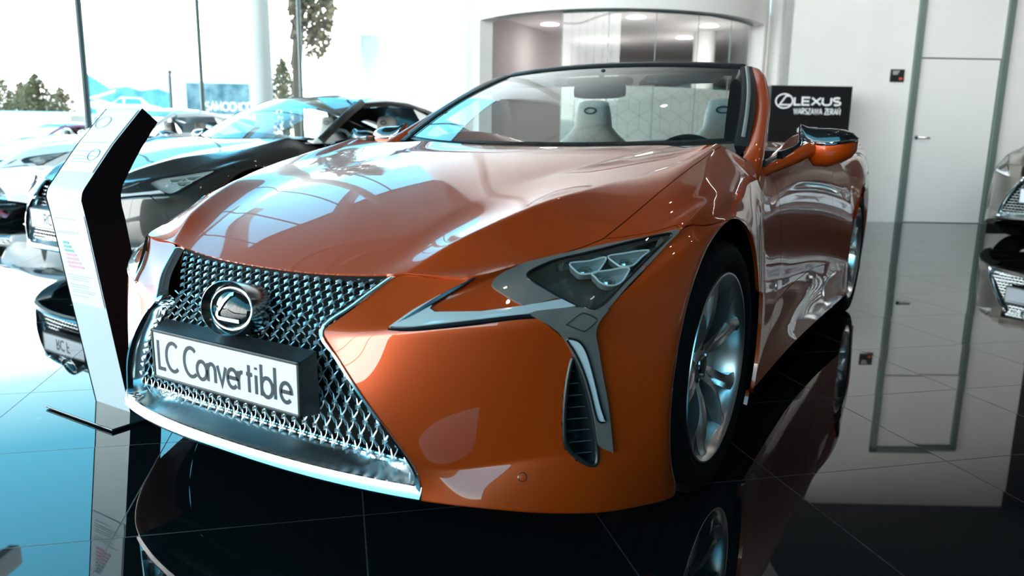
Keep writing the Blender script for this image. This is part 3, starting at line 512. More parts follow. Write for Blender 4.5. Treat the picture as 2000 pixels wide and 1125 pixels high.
CAGE_V = [(0.3235,-0.7373,0.6766),(0.3281,-0.6254,0.7362),(0.338,-0.5267,0.779),(0.3616,-0.3305,0.8409),(0.4082,-0.0971,0.8816),(0.4346,0.0436,0.9043),(0.5148,0.4379,0.9602),(0.5626,0.5948,0.986),(0.4249,-0.7244,0.6884),(0.4727,-0.6475,0.7408),(0.5049,-0.5972,0.7713),(0.5872,-0.3986,0.8403),(0.6145,-0.3091,0.8578),(0.6734,-0.0645,0.8885),(0.7369,0.2628,0.937),(0.7534,0.3999,0.9884),(0.5982,-0.7029,0.6936),(0.5935,-0.69,0.6896),(0.6578,-0.5807,0.7195),(0.7156,-0.4902,0.7384),(0.7699,-0.3702,0.7645),(0.7846,-0.2661,0.8116),(0.8005,-0.0058,0.898),(0.7911,0.3206,0.9719),(0.7841,0.4078,0.9982),(0.798,-0.351,0.7669),(0.8545,-0.3096,0.7718),(0.3847,-0.716,0.6946),(0.3599,-0.8197,0.6159),(0.8546,-0.4582,0.6685),(0.9127,-0.1579,0.8194),(0.3661,-0.7317,0.6811),(0.3941,-0.6392,0.7255),(0.4169,-0.5565,0.7595),(0.4671,-0.3601,0.8213),(0.5059,-0.197,0.8616),(0.5531,0.0129,0.9063),(0.6196,0.3398,0.9585),(0.6446,0.4891,0.9728),(0.9301,-0.1827,0.7685),(0.9497,0.0304,0.7993),(0.9507,-0.002,0.7916),(0.8767,0.6835,0.9069),(0.4911,-0.7101,0.6899),(0.5615,-0.6481,0.7096),(0.6106,-0.5862,0.7291),(0.678,-0.4387,0.7754),(0.7132,-0.3128,0.8152),(0.7439,-0.038,0.8942),(0.768,0.2944,0.9642),(0.7762,0.4339,0.9883),(0.8774,0.7311,0.8926),(0.8949,0.8324,0.8136),(0.8988,0.8768,0.7506),(0.9009,0.9514,0.6301),(0.8992,0.9901,0.4721),(0.8991,0.953,0.3898),(0.9034,0.8195,0.2547),(0.936,0.4392,0.1574),(0,-0.7627,0.6646),(0,-0.6984,0.7035),(0,-0.5596,0.7726),(0,-0.3322,0.8554),(0,-0.1284,0.9089),(0,0.0812,0.9477),(0,0.3064,0.9702),(0,0.46,0.9734),(0.1959,-0.7556,0.6671),(0.1844,-0.6716,0.7163),(0.1875,-0.5542,0.7718),(0.2064,-0.3324,0.8503),(0.229,-0.1187,0.901),(0.2497,0.0694,0.9347),(0.2873,0.3419,0.9673),(0.313,0.4905,0.9759),(0.8525,1.1482,1.0469),(0.881,1.1567,0.9505),(0.8958,1.1614,0.8402),(0.9006,1.1261,0.6826),(0.8988,1.0721,0.5101),(0.8974,1.0837,0.407),(0.8867,1.1841,0.2911),(0.9135,1.212,0.1462),(0.863,1.6006,1.0466),(0.883,1.6179,0.9814),(0.8979,1.62,0.8804),(0.9081,1.6165,0.7338),(0.9095,1.6163,0.5733),(0.907,1.6134,0.442),(0.8932,1.6307,0.2901),(0.922,1.5894,0.1487),(0.8818,1.9847,0.9923),(0.8998,2.0013,0.919),(0.9146,1.999,0.8227),(0.9268,2.0004,0.6824),(0.9308,2.0074,0.5313),(0.93,2.013,0.4154),(0.92,2.0203,0.2735),(0.9357,2.0108,0.1539),(0.9223,2.3523,0.9046),(0.9221,2.284,0.8237),(0.9396,2.2839,0.7129),(0.9518,2.2969,0.5743),(0.9569,2.3194,0.4444),(0.958,2.334,0.3531),(0.9556,2.3454,0.2535),(0.9581,2.3529,0.1657),(0.8549,3.5544,1.0172),(0.9055,3.4762,0.9052),(0.9235,3.4716,0.7933),(0.9396,3.4699,0.6549),(0.9387,3.4742,0.5168),(0.9313,3.4786,0.4091),(0.9176,3.4869,0.29),(0.8751,3.4951,0.2005),(0.95,0.4459,0.2793),(0.9519,0.4284,0.271),(0.9071,0.6592,0.377),(0.9008,0.7682,0.4115),(0.8987,0.8966,0.4467),(0.9501,0.429,0.2264),(0.9514,0.4166,0.2235),(0.9125,0.6459,0.3112),(0.9042,0.7545,0.3461),(0.8999,0.8799,0.3796),(0.9498,0.4181,0.1953),(0.9495,0.4138,0.1915),(0.9227,0.5962,0.2286),(0.9134,0.6957,0.2424),(0.9064,0.7963,0.2514),(0.9509,0.3762,0.1325),(0.9466,0.4067,0.1518),(0.9399,0.4379,0.1541),(0.9359,0.4587,0.1582),(0.9343,0.5171,0.1561),(0.9498,0.106,0.7884),(0.9484,0.0895,0.8006),(0.9265,0.0368,0.8347),(0.8929,-0.0048,0.8553),(0.8473,-0.1326,0.8446),(0.9501,0.2505,0.7393),(0.9475,0.258,0.7622),(0.933,0.2253,0.8244),(0.9109,0.1506,0.8688),(0.8508,0.0209,0.8948),(0.9499,0.3398,0.6638),(0.9481,0.3474,0.688),(0.9352,0.3719,0.7766),(0.9084,0.3871,0.8584),(0.8682,0.3952,0.9323),(0.95,0.3908,0.5981),(0.9482,0.4,0.6187),(0.9285,0.4589,0.7331),(0.906,0.4957,0.8259),(0.8757,0.5008,0.9115),(0.95,0.4247,0.5321),(0.9505,0.4257,0.5436),(0.915,0.5319,0.6804),(0.8996,0.5985,0.7781),(0.8878,0.6647,0.8612),(0.95,0.4423,0.4784),(0.9518,0.4358,0.468),(0.9161,0.5149,0.7067),(0.8998,0.5668,0.7969),(0.8826,0.6544,0.8692),(0.95,0.4518,0.4303),(0.9516,0.4399,0.4185),(0.9079,0.5794,0.6359),(0.9008,0.6705,0.711),(0.8968,0.7863,0.7835),(0.95,0.456,0.3792),(0.9511,0.4428,0.368),(0.9051,0.6139,0.5758),(0.9004,0.7103,0.6545),(0.8995,0.8281,0.7275),(0.95,0.4536,0.3283),(0.9515,0.4382,0.3184),(0.9038,0.6481,0.4853),(0.8994,0.758,0.548),(0.9005,0.8877,0.6086),(0.2962,-0.8682,0.5671),(0.5948,-0.6994,0.6556),(0.6766,-0.6301,0.6716),(0.7696,-0.5275,0.6891),(0.8029,-0.475,0.6998),(0.8363,-0.42,0.7108),(0.8914,-0.3126,0.7374),(0.8355,0.685,0.9031),(0.8038,1.1504,0.9731),(0.7994,1.6132,0.9811),(0.8011,1.9981,0.9813),(0.8129,0.5591,0.7619),(0.7784,1.1909,0.8889),(0.7769,1.5766,0.8902),(0.7714,2.1037,0.8602),(0.4535,-0.8289,0.585),(0.5443,-0.7901,0.599),(0.6413,-0.7323,0.612),(0.735,-0.6579,0.6168),(0.7915,-0.5998,0.6181),(0.8263,-0.5775,0.612),(0.819,2.2861,0.9978),(0.4817,2.3036,0.9805),(0.2546,2.299,0.9905),(0,2.3004,0.9973),(0.8167,3.538,1.0098),(0.4751,3.5189,1.0149),(0.2455,3.5112,1.0213),(0,3.5091,1.0295),(0.8151,2.6097,1.0105),(0.4898,2.6062,1.002),(0.2507,2.6065,1.0078),(0,2.6065,1.0151),(0.8194,2.8701,1.019),(0.4895,2.8687,1.0138),(0.2507,2.8688,1.0194),(0,2.8688,1.0268),(0.8229,3.1302,1.0207),(0.4903,3.1328,1.0208),(0.2513,3.1338,1.026),(0,3.134,1.0333),(0.3561,-0.8744,0.5176),(0.4181,-0.8537,0.525),(0.4889,-0.8261,0.529),(0.5698,-0.7861,0.5328),(0.6605,-0.7255,0.5421),(0.7292,-0.665,0.5537),(0.7815,-0.608,0.5622),(0.8163,-0.5672,0.5716),(0.4182,-0.8719,0.4429),(0.4668,-0.8506,0.4393),(0.5284,-0.819,0.436),(0.5965,-0.7781,0.4354),(0.6695,-0.7253,0.4406),(0.7364,-0.6648,0.4565),(0.7735,-0.6269,0.4696),(0.8364,-0.5598,0.4818),(0.479,-0.8548,0.3685),(0.5158,-0.8319,0.357),(0.5624,-0.8007,0.3495),(0.6204,-0.7591,0.3442),(0.6796,-0.7131,0.3433),(0.7457,-0.6566,0.3513),(0.7812,-0.6244,0.3639),(0.8577,-0.5414,0.3996),(0.5284,-0.829,0.2882),(0.5598,-0.8008,0.277),(0.5917,-0.774,0.273),(0.638,-0.7368,0.2781),(0.6853,-0.7017,0.286),(0.7478,-0.6526,0.2966),(0.8018,-0.6056,0.3004),(0.8638,-0.5352,0.2991),(0.5442,-0.82,0.2467),(0.5795,-0.8027,0.2385),(0.616,-0.781,0.2336),(0.6631,-0.7488,0.2315),(0.7109,-0.7113,0.233),(0.7658,-0.6616,0.2364),(0.8353,-0.5844,0.2369),(0.874,-0.532,0.2318),(0.543,-0.8278,0.2061),(0.5863,-0.81,0.2044),(0.6228,-0.791,0.2011),(0.6724,-0.759,0.1946),(0.7197,-0.7213,0.1854),(0.7749,-0.6696,0.1724),(0.8357,-0.5933,0.1565),(0.8733,-0.5383,0.1464),(0.9005,2.5677,0.9145),(0.8722,2.8615,0.9503),(0.8526,3.1475,0.9916),(0.9637,2.5004,0.1733),(0.9699,2.4886,0.1732),(0.9591,2.3704,0.1669),(0.9468,3.019,0.7714),(0.9509,3.0134,0.7769),(0.9477,3.0957,0.9146),(0.9206,3.1356,0.7028),(0.9206,3.1217,0.706),(0.9473,3.3377,0.8047),(0.9135,3.21,0.6229),(0.9118,3.2047,0.6161),(0.9406,3.3693,0.7634),(0.9154,3.257,0.542),(0.9141,3.2592,0.5269),(0.9349,3.4102,0.6884),(0.9149,3.284,0.4539),(0.9143,3.2914,0.4389),(0.9319,3.4199,0.5724),(0.915,3.2919,0.3865),(0.9143,3.3023,0.3708),(0.9317,3.4138,0.4573),(0.9151,3.287,0.3082),(0.9142,3.2984,0.2947),(0.9333,3.4058,0.3606),(0.9146,3.2755,0.2502),(0.9138,3.2818,0.2316),(0.9365,3.3973,0.2685),(0.9165,3.241,0.1742),(0.909,3.2461,0.1693),(0.9497,3.3945,0.198),(0.9653,2.4641,0.2504),(0.9719,2.452,0.2442),(0.9601,2.3695,0.2518),(0.9649,2.4531,0.3083),(0.9702,2.4443,0.3162),(0.9605,2.3581,0.3425),(0.965,2.4479,0.3858),(0.9704,2.4432,0.3944),(0.9601,2.3501,0.4307),(0.965,2.4568,0.4563),(0.9711,2.4594,0.4694),(0.9574,2.3471,0.5422),(0.965,2.4799,0.5331),(0.9694,2.487,0.553),(0.9489,2.3567,0.6636),(0.9649,2.5238,0.6158),(0.9632,2.5479,0.6547),(0.9345,2.3902,0.7743),(0.9653,2.606,0.7047),(0.9855,2.6369,0.6829),(0.9215,2.427,0.8581),(0.9637,2.7205,0.771),(0.9736,2.7217,0.7738),(0.9277,2.6495,0.9512),(0.9699,2.8701,0.7994),(0.9774,2.8698,0.8048),(0.9393,2.8727,0.9476),(0.9239,-0.2616,0.7586),(0.9473,-0.1617,0.7486),(0.9524,-0.1627,0.7653),(0.9158,-0.4023,0.6469),(0.9482,-0.2803,0.6446),(0.956,-0.2856,0.6746),(0.9145,-0.4309,0.5853),(0.9479,-0.3277,0.5713),(0.958,-0.3432,0.5946),(0.9127,-0.4589,0.4911),(0.948,-0.3675,0.4712),(0.9586,-0.3899,0.4898),(0.9154,-0.4643,0.3985),(0.948,-0.3781,0.3784),(0.9577,-0.4071,0.3861),(0.9227,-0.4537,0.2989),(0.9481,-0.3695,0.2906),(0.9566,-0.3988,0.2892),(0.9278,-0.4371,0.2174),(0.9475,-0.348,0.2159),(0.956,-0.3714,0.2028),(0.9339,-0.411,0.1318),(0.9497,-0.3072,0.1449),(0.9583,-0.3182,0.115),(0.8495,3.6838,1.032),(0.8818,3.7564,0.8717),(0.8714,3.7471,0.7723),(0.8696,3.7528,0.6383),(0.8694,3.7215,0.5045),(0.8707,3.7156,0.4),(0.8734,3.6762,0.2853),(0.8905,3.6253,0.1999),(0.5352,-0.7378,0.644),(0.5864,3.7962,1.0287),(0.6147,3.8284,0.8737),(0.6082,3.8175,0.7745),(0.609,3.8238,0.64),(0.6091,3.7966,0.5058),(0.609,3.7942,0.4009),(0.6087,3.7623,0.2858),(0.6026,3.7236,0.2),(0.2615,3.8258,1.0278),(0.3046,3.8502,0.8739),(0.2982,3.8406,0.7745),(0.2986,3.8468,0.64),(0.2986,3.8194,0.5058),(0.2986,3.8166,0.4009),(0.2986,3.784,0.2858),(0.2993,3.7404,0.2),(0,3.8388,1.0269),(0,3.8609,0.874),(0,3.8515,0.7745),(0,3.8577,0.64),(0,3.8303,0.5058),(0,3.8275,0.4009),(0,3.7949,0.2858),(0,3.7548,0.2),(0.4893,-0.6775,0.1807),(0.5605,-0.6937,0.1858),(0.591,-0.6669,0.181),(0.6417,-0.6363,0.175),(0.6883,-0.5982,0.1657),(0.7448,-0.5466,0.1534),(0.8031,-0.4726,0.1375),(0.8472,-0.4043,0.1264),(0.8845,-0.327,0.1166),(0.9073,-0.3112,0.1036),(0.8682,-0.3075,0.1268),(0.5023,-0.7124,0.6803),(0.4323,-0.7847,0.6239),(0.3876,-0.8515,0.5756)]
CAGE_F = [[4,59,67,68,60],[4,67,0,1,68],[4,0,31,32,1],[4,31,8,9,32],[4,8,43,44,9],[4,43,16,18,44],[4,60,68,69,61],[4,68,1,2,69],[4,1,32,33,2],[4,32,9,10,33],[4,9,44,45,10],[4,44,18,19,45],[4,61,69,70,62],[4,69,2,3,70],[4,2,33,34,3],[4,33,10,11,34],[4,10,45,46,11],[4,45,19,20,46],[4,62,70,71,63],[4,70,3,4,71],[4,3,34,35,4],[4,34,11,12,35],[4,11,46,47,12],[4,46,20,21,47],[4,63,71,72,64],[4,71,4,5,72],[4,4,35,36,5],[4,35,12,13,36],[4,12,47,48,13],[4,47,21,22,48],[4,64,72,73,65],[4,72,5,6,73],[4,5,36,37,6],[4,36,13,14,37],[4,13,48,49,14],[4,48,22,23,49],[4,65,73,74,66],[4,73,6,7,74],[4,6,37,38,7],[4,37,14,15,38],[4,14,49,50,15],[4,49,23,24,50],[1,41,135,136,40],[1,40,136,137,39],[1,39,137,138,30],[1,30,138,26],[1,26,138,139,25],[1,25,139,21,20],[1,135,140,141,136],[1,136,141,142,137],[1,137,142,143,138],[1,138,143,144,139],[1,139,144,22,21],[1,140,145,146,141],[1,141,146,147,142],[1,142,147,148,143],[1,143,148,149,144],[1,144,149,23,22],[1,145,150,151,146],[1,146,151,152,147],[1,147,152,153,148],[1,148,153,154,149],[1,149,154,24,23],[1,150,155,156,151],[1,151,156,157,152],[1,152,157,158,153],[1,153,158,159,154],[1,154,159,42,24],[1,155,160,161,156],[1,156,161,162,157],[1,157,162,163,158],[1,158,163,164,159],[1,159,164,51,42],[1,160,165,166,161],[1,161,166,167,162],[1,162,167,168,163],[1,163,168,169,164],[1,164,169,52,51],[1,165,170,171,166],[1,166,171,172,167],[1,167,172,173,168],[1,168,173,174,169],[1,169,174,53,52],[1,170,175,176,171],[1,171,176,177,172],[1,172,177,178,173],[1,173,178,179,174],[1,174,179,54,53],[1,175,115,116,176],[1,176,116,117,177],[1,177,117,118,178],[1,178,118,119,179],[1,179,119,55,54],[1,115,120,121,116],[1,116,121,122,117],[1,117,122,123,118],[1,118,123,124,119],[1,119,124,56,55],[1,120,125,126,121],[1,121,126,127,122],[1,122,127,128,123],[1,123,128,129,124],[1,124,129,57,56],[1,125,130,131,126],[1,126,131,132,127],[1,127,132,133,128],[1,128,133,134,129],[1,129,134,58,57],[0,51,52,76,75],[0,75,76,84,83],[0,83,84,92,91],[0,52,53,77,76],[0,76,77,85,84],[0,84,85,93,92],[0,53,54,78,77],[0,77,78,86,85],[0,85,86,94,93],[0,54,55,79,78],[0,78,79,87,86],[0,86,87,95,94],[0,55,56,80,79],[0,79,80,88,87],[0,87,88,96,95],[8,56,57,81,80],[8,80,81,89,88],[8,88,89,97,96],[8,57,58,82,81],[8,81,82,90,89],[8,89,90,98,97],[5,91,92,100,99],[5,92,93,101,100],[5,93,94,102,101],[5,94,95,103,102],[5,95,96,104,103],[5,96,97,105,104],[5,97,98,106,105],[5,106,274,304,105],[5,274,273,303,304],[5,273,272,302,303],[5,105,304,307,104],[5,304,303,306,307],[5,303,302,305,306],[5,104,307,310,103],[5,307,306,309,310],[5,306,305,308,309],[5,103,310,313,102],[5,310,309,312,313],[5,309,308,311,312],[5,102,313,316,101],[5,313,312,315,316],[5,312,311,314,315],[5,101,316,319,100],[5,316,315,318,319],[5,315,314,317,318],[5,100,319,322,99],[5,319,318,321,322],[5,318,317,320,321],[5,99,322,325,269],[5,322,321,324,325],[5,321,320,323,324],[5,269,325,328,270],[5,325,324,327,328],[5,324,323,326,327],[5,270,328,277,271],[5,328,327,276,277],[5,327,326,275,276],[5,271,277,280,107],[5,277,276,279,280],[5,276,275,278,279],[5,107,280,283,108],[5,280,279,282,283],[5,279,278,281,282],[5,108,283,286,109],[5,283,282,285,286],[5,282,281,284,285],[5,109,286,289,110],[5,286,285,288,289],[5,285,284,287,288],[5,110,289,292,111],[5,289,288,291,292],[5,288,287,290,291],[5,111,292,295,112],[5,292,291,294,295],[5,291,290,293,294],[5,112,295,298,113],[5,295,294,297,298],[5,294,293,296,297],[5,113,298,301,114],[5,298,297,300,301],[5,297,296,299,300],[6,107,108,354,353],[6,353,354,363,362],[6,362,363,371,370],[6,370,371,379,378],[6,108,109,355,354],[6,354,355,364,363],[6,363,364,372,371],[6,371,372,380,379],[6,109,110,356,355],[6,355,356,365,364],[6,364,365,373,372],[6,372,373,381,380],[6,110,111,357,356],[6,356,357,366,365],[6,365,366,374,373],[6,373,374,382,381],[6,111,112,358,357],[6,357,358,367,366],[6,366,367,375,374],[6,374,375,383,382],[6,112,113,359,358],[6,358,359,368,367],[6,367,368,376,375],[6,375,376,384,383],[6,113,114,360,359],[6,359,360,369,368],[6,368,369,377,376],[6,376,377,385,384],[7,99,269,209,201],[7,201,209,210,202],[7,202,210,211,203],[7,203,211,212,204],[7,269,270,213,209],[7,209,213,214,210],[7,210,214,215,211],[7,211,215,216,212],[7,270,271,217,213],[7,213,217,218,214],[7,214,218,219,215],[7,215,219,220,216],[7,271,107,205,217],[7,217,205,206,218],[7,218,206,207,219],[7,219,207,208,220],[7,107,353,205],[7,205,353,362,206],[7,206,362,370,207],[7,207,370,378,208],[0,51,75,188,187],[0,75,83,189,188],[0,83,91,190,189],[0,187,188,192,191],[0,188,189,193,192],[0,189,190,194,193],[2,180,221,222,399],[2,399,222,223,195],[2,195,223,224,196],[2,196,224,225,197],[2,197,225,226,198],[2,198,226,227,199],[2,199,227,228,200],[2,221,229,230,222],[2,222,230,231,223],[2,223,231,232,224],[2,224,232,233,225],[2,225,233,234,226],[2,226,234,235,227],[2,227,235,236,228],[2,229,237,238,230],[2,230,238,239,231],[2,231,239,240,232],[2,232,240,241,233],[2,233,241,242,234],[2,234,242,243,235],[2,235,243,244,236],[2,237,245,246,238],[2,238,246,247,239],[2,239,247,248,240],[2,240,248,249,241],[2,241,249,250,242],[2,242,250,251,243],[2,243,251,252,244],[2,245,253,254,246],[2,246,254,255,247],[2,247,255,256,248],[2,248,256,257,249],[2,249,257,258,250],[2,250,258,259,251],[2,251,259,260,252],[2,253,261,262,254],[2,254,262,263,255],[2,255,263,264,256],[2,256,264,265,257],[2,257,265,266,258],[2,258,266,267,259],[2,259,267,268,260],[2,261,386,387,262],[2,262,387,388,263],[2,263,388,389,264],[2,264,389,390,265],[2,265,390,391,266],[2,266,391,392,267],[2,267,392,393,268],[2,27,28,398,397],[2,397,398,361,17],[2,28,180,399,398],[2,398,399,195,361],[3,17,361,181,18],[3,18,181,182,19],[3,19,182,183,20],[3,20,183,184,25],[3,25,184,185,26],[3,26,185,186,30],[3,361,195,196,181],[3,181,196,197,182],[3,182,197,198,183],[3,183,198,199,184],[3,184,199,200,185],[3,185,200,29,186],[2,30,29,329,39],[2,39,329,331,40],[2,40,331,330,41],[2,29,200,332,329],[2,329,332,334,331],[2,331,334,333,330],[2,200,228,335,332],[2,332,335,337,334],[2,334,337,336,333],[2,228,236,338,335],[2,335,338,340,337],[2,337,340,339,336],[2,236,244,341,338],[2,338,341,343,340],[2,340,343,342,339],[2,244,252,344,341],[2,341,344,346,343],[2,343,346,345,342],[2,252,260,347,344],[2,344,347,349,346],[2,346,349,348,345],[2,260,268,350,347],[2,347,350,352,349],[2,349,352,351,348],[2,268,393,394,350],[2,350,394,395,352],[2,352,395,396,351]]
CAGE_C = [(0,1,0.3),(1,2,0.3),(2,3,0.75),(3,4,0.75),(4,5,0.75),(5,6,0.75),(6,7,0.35),(8,9,0.85),(9,10,0.85),(10,11,0.85),(11,12,0.85),(12,13,0.85),(13,14,0.85),(14,15,0.85),(59,67,1),(67,0,1),(0,31,1),(31,8,1),(8,43,1),(43,16,1),(16,18,0.25),(18,19,0.25),(19,20,0.25),(20,21,0.25),(21,22,0.25),(22,23,0.25),(23,24,0.25),(66,74,1),(74,7,1),(7,38,1),(38,15,1),(15,50,1),(50,24,1),(41,135,1),(135,140,1),(140,145,1),(145,150,1),(150,155,1),(155,160,1),(160,165,1),(165,170,1),(170,175,1),(175,115,1),(115,120,1),(120,125,1),(125,130,1),(24,42,0.3),(42,51,0.3),(51,52,0.3),(52,53,0.3),(53,54,0.3),(54,55,0.3),(55,56,0.3),(56,57,0.3),(57,58,0.3),(272,302,1),(302,305,1),(305,308,1),(308,311,1),(311,314,1),(314,317,1),(317,320,1),(320,323,1),(323,326,1),(326,275,1),(275,278,1),(278,281,1),(281,284,1),(284,287,1),(287,290,1),(290,293,1),(293,296,1),(296,299,1),(51,75,1),(75,83,1),(83,91,1),(91,99,1),(187,188,0.7),(188,189,0.7),(189,190,0.7),(245,246,0.55),(246,247,0.55),(247,248,0.55),(248,249,0.55),(249,250,0.55),(250,251,0.55),(251,252,0.55),(261,262,0.8),(262,263,0.8),(263,264,0.8),(264,265,0.8),(265,266,0.8),(266,267,0.8),(267,268,0.8),(180,221,0.6),(221,229,0.6),(229,237,0.6),(237,245,0.6),(245,253,0.6),(253,261,0.6),(261,386,0.6),(17,361,0.8),(361,195,0.8),(180,399,0.35),(399,195,0.35),(195,196,0.35),(196,197,0.35),(197,198,0.35),(198,199,0.35),(199,200,0.35),(41,330,1),(330,333,1),(333,336,1),(336,339,1),(339,342,1),(342,345,1),(345,348,1),(348,351,1),(268,350,0.7),(350,352,0.7),(352,351,0.7)]
PARTS = ['door', 'fender', 'front_bumper', 'headlight_panel', 'hood', 'quarter', 'rear_bumper', 'rear_deck', 'rocker']
GRILLE = [(0.3999, -0.7324, 0.6793), (0.3534, -0.8105, 0.6208), (0.3053, -0.8651, 0.567), (0.3565, -0.873, 0.5134), (0.418, -0.8695, 0.4429), (0.4771, -0.8533, 0.3675), (0.5277, -0.8294, 0.289), (0.5414, -0.8228, 0.2468), (0.5419, -0.8245, 0.2064)]
HOODEDGE = [(0.0, -0.7603, 0.6654), (0.1845, -0.7537, 0.6682), (0.3157, -0.7385, 0.6761), (0.3688, -0.7314, 0.6816), (0.425, -0.7242, 0.6883), (0.4979, -0.7113, 0.6903), (0.593, -0.6902, 0.6961)]
OUTL = {'lens':[(0.8854,-0.2698,0.7687),(0.8673,-0.2884,0.7684),(0.796,-0.3865,0.7477),(0.7461,-0.4606,0.7322),(0.7046,-0.5245,0.7199),(0.6853,-0.5594,0.7094),(0.6717,-0.5867,0.6988),(0.6707,-0.5983,0.691),(0.6814,-0.6026,0.6823),(0.7214,-0.5985,0.6641),(0.7598,-0.5923,0.6458),(0.7939,-0.5789,0.6305),(0.8098,-0.5676,0.6258),(0.8223,-0.5495,0.6277),(0.8335,-0.5207,0.6403),(0.8465,-0.4623,0.6724),(0.8638,-0.3797,0.7145),(0.882,-0.2947,0.7558)],'bezel':[(0.8963,-0.2395,0.7794),(0.8478,-0.3093,0.7658),(0.7737,-0.3992,0.7503),(0.7082,-0.4991,0.7326),(0.6614,-0.5697,0.719),(0.6408,-0.6117,0.7084),(0.6222,-0.6402,0.6941),(0.6157,-0.6571,0.6785),(0.6209,-0.6628,0.6696),(0.6398,-0.6628,0.6603),(0.6947,-0.6573,0.6375),(0.7283,-0.6239,0.6427),(0.7565,-0.5912,0.6486),(0.7947,-0.5805,0.6285),(0.8124,-0.5676,0.6227),(0.8243,-0.5508,0.6235),(0.83,-0.5367,0.6298),(0.8401,-0.5258,0.6257),(0.8555,-0.4592,0.667),(0.8721,-0.3805,0.7069),(0.8862,-0.3046,0.746)],'gray':[(0.7139,-0.6608,0.6224),(0.7597,-0.6129,0.6299),(0.793,-0.5797,0.6305),(0.8197,-0.5568,0.624),(0.8284,-0.5387,0.63),(0.8383,-0.5298,0.6238),(0.8312,-0.5482,0.6077),(0.8256,-0.5583,0.5891),(0.8245,-0.5595,0.5681),(0.8299,-0.555,0.5385),(0.8404,-0.5507,0.4799),(0.8535,-0.5419,0.4076),(0.8652,-0.5319,0.3022),(0.8621,-0.536,0.298),(0.8467,-0.5538,0.3093),(0.8403,-0.5606,0.3238),(0.8347,-0.5657,0.3635),(0.8261,-0.5732,0.4126),(0.8116,-0.5847,0.4729),(0.7949,-0.598,0.5218),(0.7733,-0.6184,0.5719),(0.7495,-0.6415,0.5996)],'chrome':[(0.4585,-0.8208,0.5874),(0.4896,-0.7782,0.62),(0.5329,-0.7336,0.6533),(0.5252,-0.7533,0.6339),(0.5236,-0.7622,0.625),(0.5384,-0.7634,0.6192),(0.6281,-0.7179,0.6239),(0.6963,-0.6598,0.6347),(0.7589,-0.5931,0.6458),(0.7879,-0.5822,0.6326),(0.7212,-0.6557,0.6213),(0.6102,-0.7441,0.6072),(0.5082,-0.8018,0.5907)],'vent':[(0.7949,-0.598,0.5218),(0.7879,-0.609,0.4857),(0.7851,-0.6165,0.4197),(0.7865,-0.6174,0.3566),(0.7918,-0.6127,0.3173),(0.815,-0.5926,0.2849),(0.8373,-0.5709,0.2686),(0.8436,-0.561,0.2802),(0.8403,-0.5606,0.3238),(0.8347,-0.5657,0.3635),(0.8261,-0.5732,0.4126),(0.8116,-0.5847,0.4729)],'washer':[(0.7792,-0.6123,0.6014),(0.7976,-0.5858,0.6207),(0.8069,-0.5766,0.6202),(0.8224,-0.5613,0.609),(0.823,-0.5619,0.601),(0.8081,-0.5813,0.5831),(0.8026,-0.5879,0.5837),(0.7802,-0.6116,0.598)],'drl':[(0.7792,-0.6124,0.5657),(0.7882,-0.6029,0.5662),(0.8005,-0.5893,0.5569),(0.8121,-0.5776,0.5303),(0.826,-0.568,0.477),(0.8402,-0.5573,0.4107),(0.8481,-0.5496,0.3796),(0.8468,-0.5515,0.3713),(0.8384,-0.5611,0.3751),(0.8316,-0.5677,0.4),(0.8189,-0.5779,0.4582),(0.8047,-0.5888,0.5059),(0.7916,-0.6002,0.5393)],'ledA':[(0.7313,-0.5042,0.7163),(0.7616,-0.4698,0.7197),(0.7891,-0.4339,0.7263),(0.7906,-0.48,0.6999),(0.7771,-0.5001,0.6954),(0.7616,-0.5135,0.6956),(0.7451,-0.5125,0.7045)],'ledB':[(0.7917,-0.4281,0.7283),(0.8188,-0.3953,0.7342),(0.8597,-0.3466,0.7396),(0.8547,-0.3716,0.7273),(0.8467,-0.4068,0.7103),(0.8286,-0.4304,0.7079),(0.8144,-0.4341,0.7142)],'ledC':[(0.7823,-0.4923,0.6972),(0.8095,-0.4595,0.7015),(0.8411,-0.4205,0.7055),(0.8442,-0.4437,0.6873),(0.8396,-0.4672,0.6748),(0.8243,-0.4894,0.6717),(0.8066,-0.4986,0.6782),(0.7927,-0.4971,0.6883)],'sensor':[(0.7219,-0.6887,0.2564)],'dark1':[(0.593,-0.6922,0.6931),(0.5618,-0.7205,0.6689),(0.5307,-0.7488,0.6448),(0.4972,-0.7868,0.6166),(0.4637,-0.8248,0.5885)],'dark2':[(0.4566,-0.8237,0.5843),(0.5091,-0.8029,0.5877),(0.6113,-0.7457,0.6032),(0.7175,-0.6623,0.6175),(0.7408,-0.647,0.6098),(0.7734,-0.6184,0.5708)],'handle':[(0.9063,1.6656,0.7923)]}

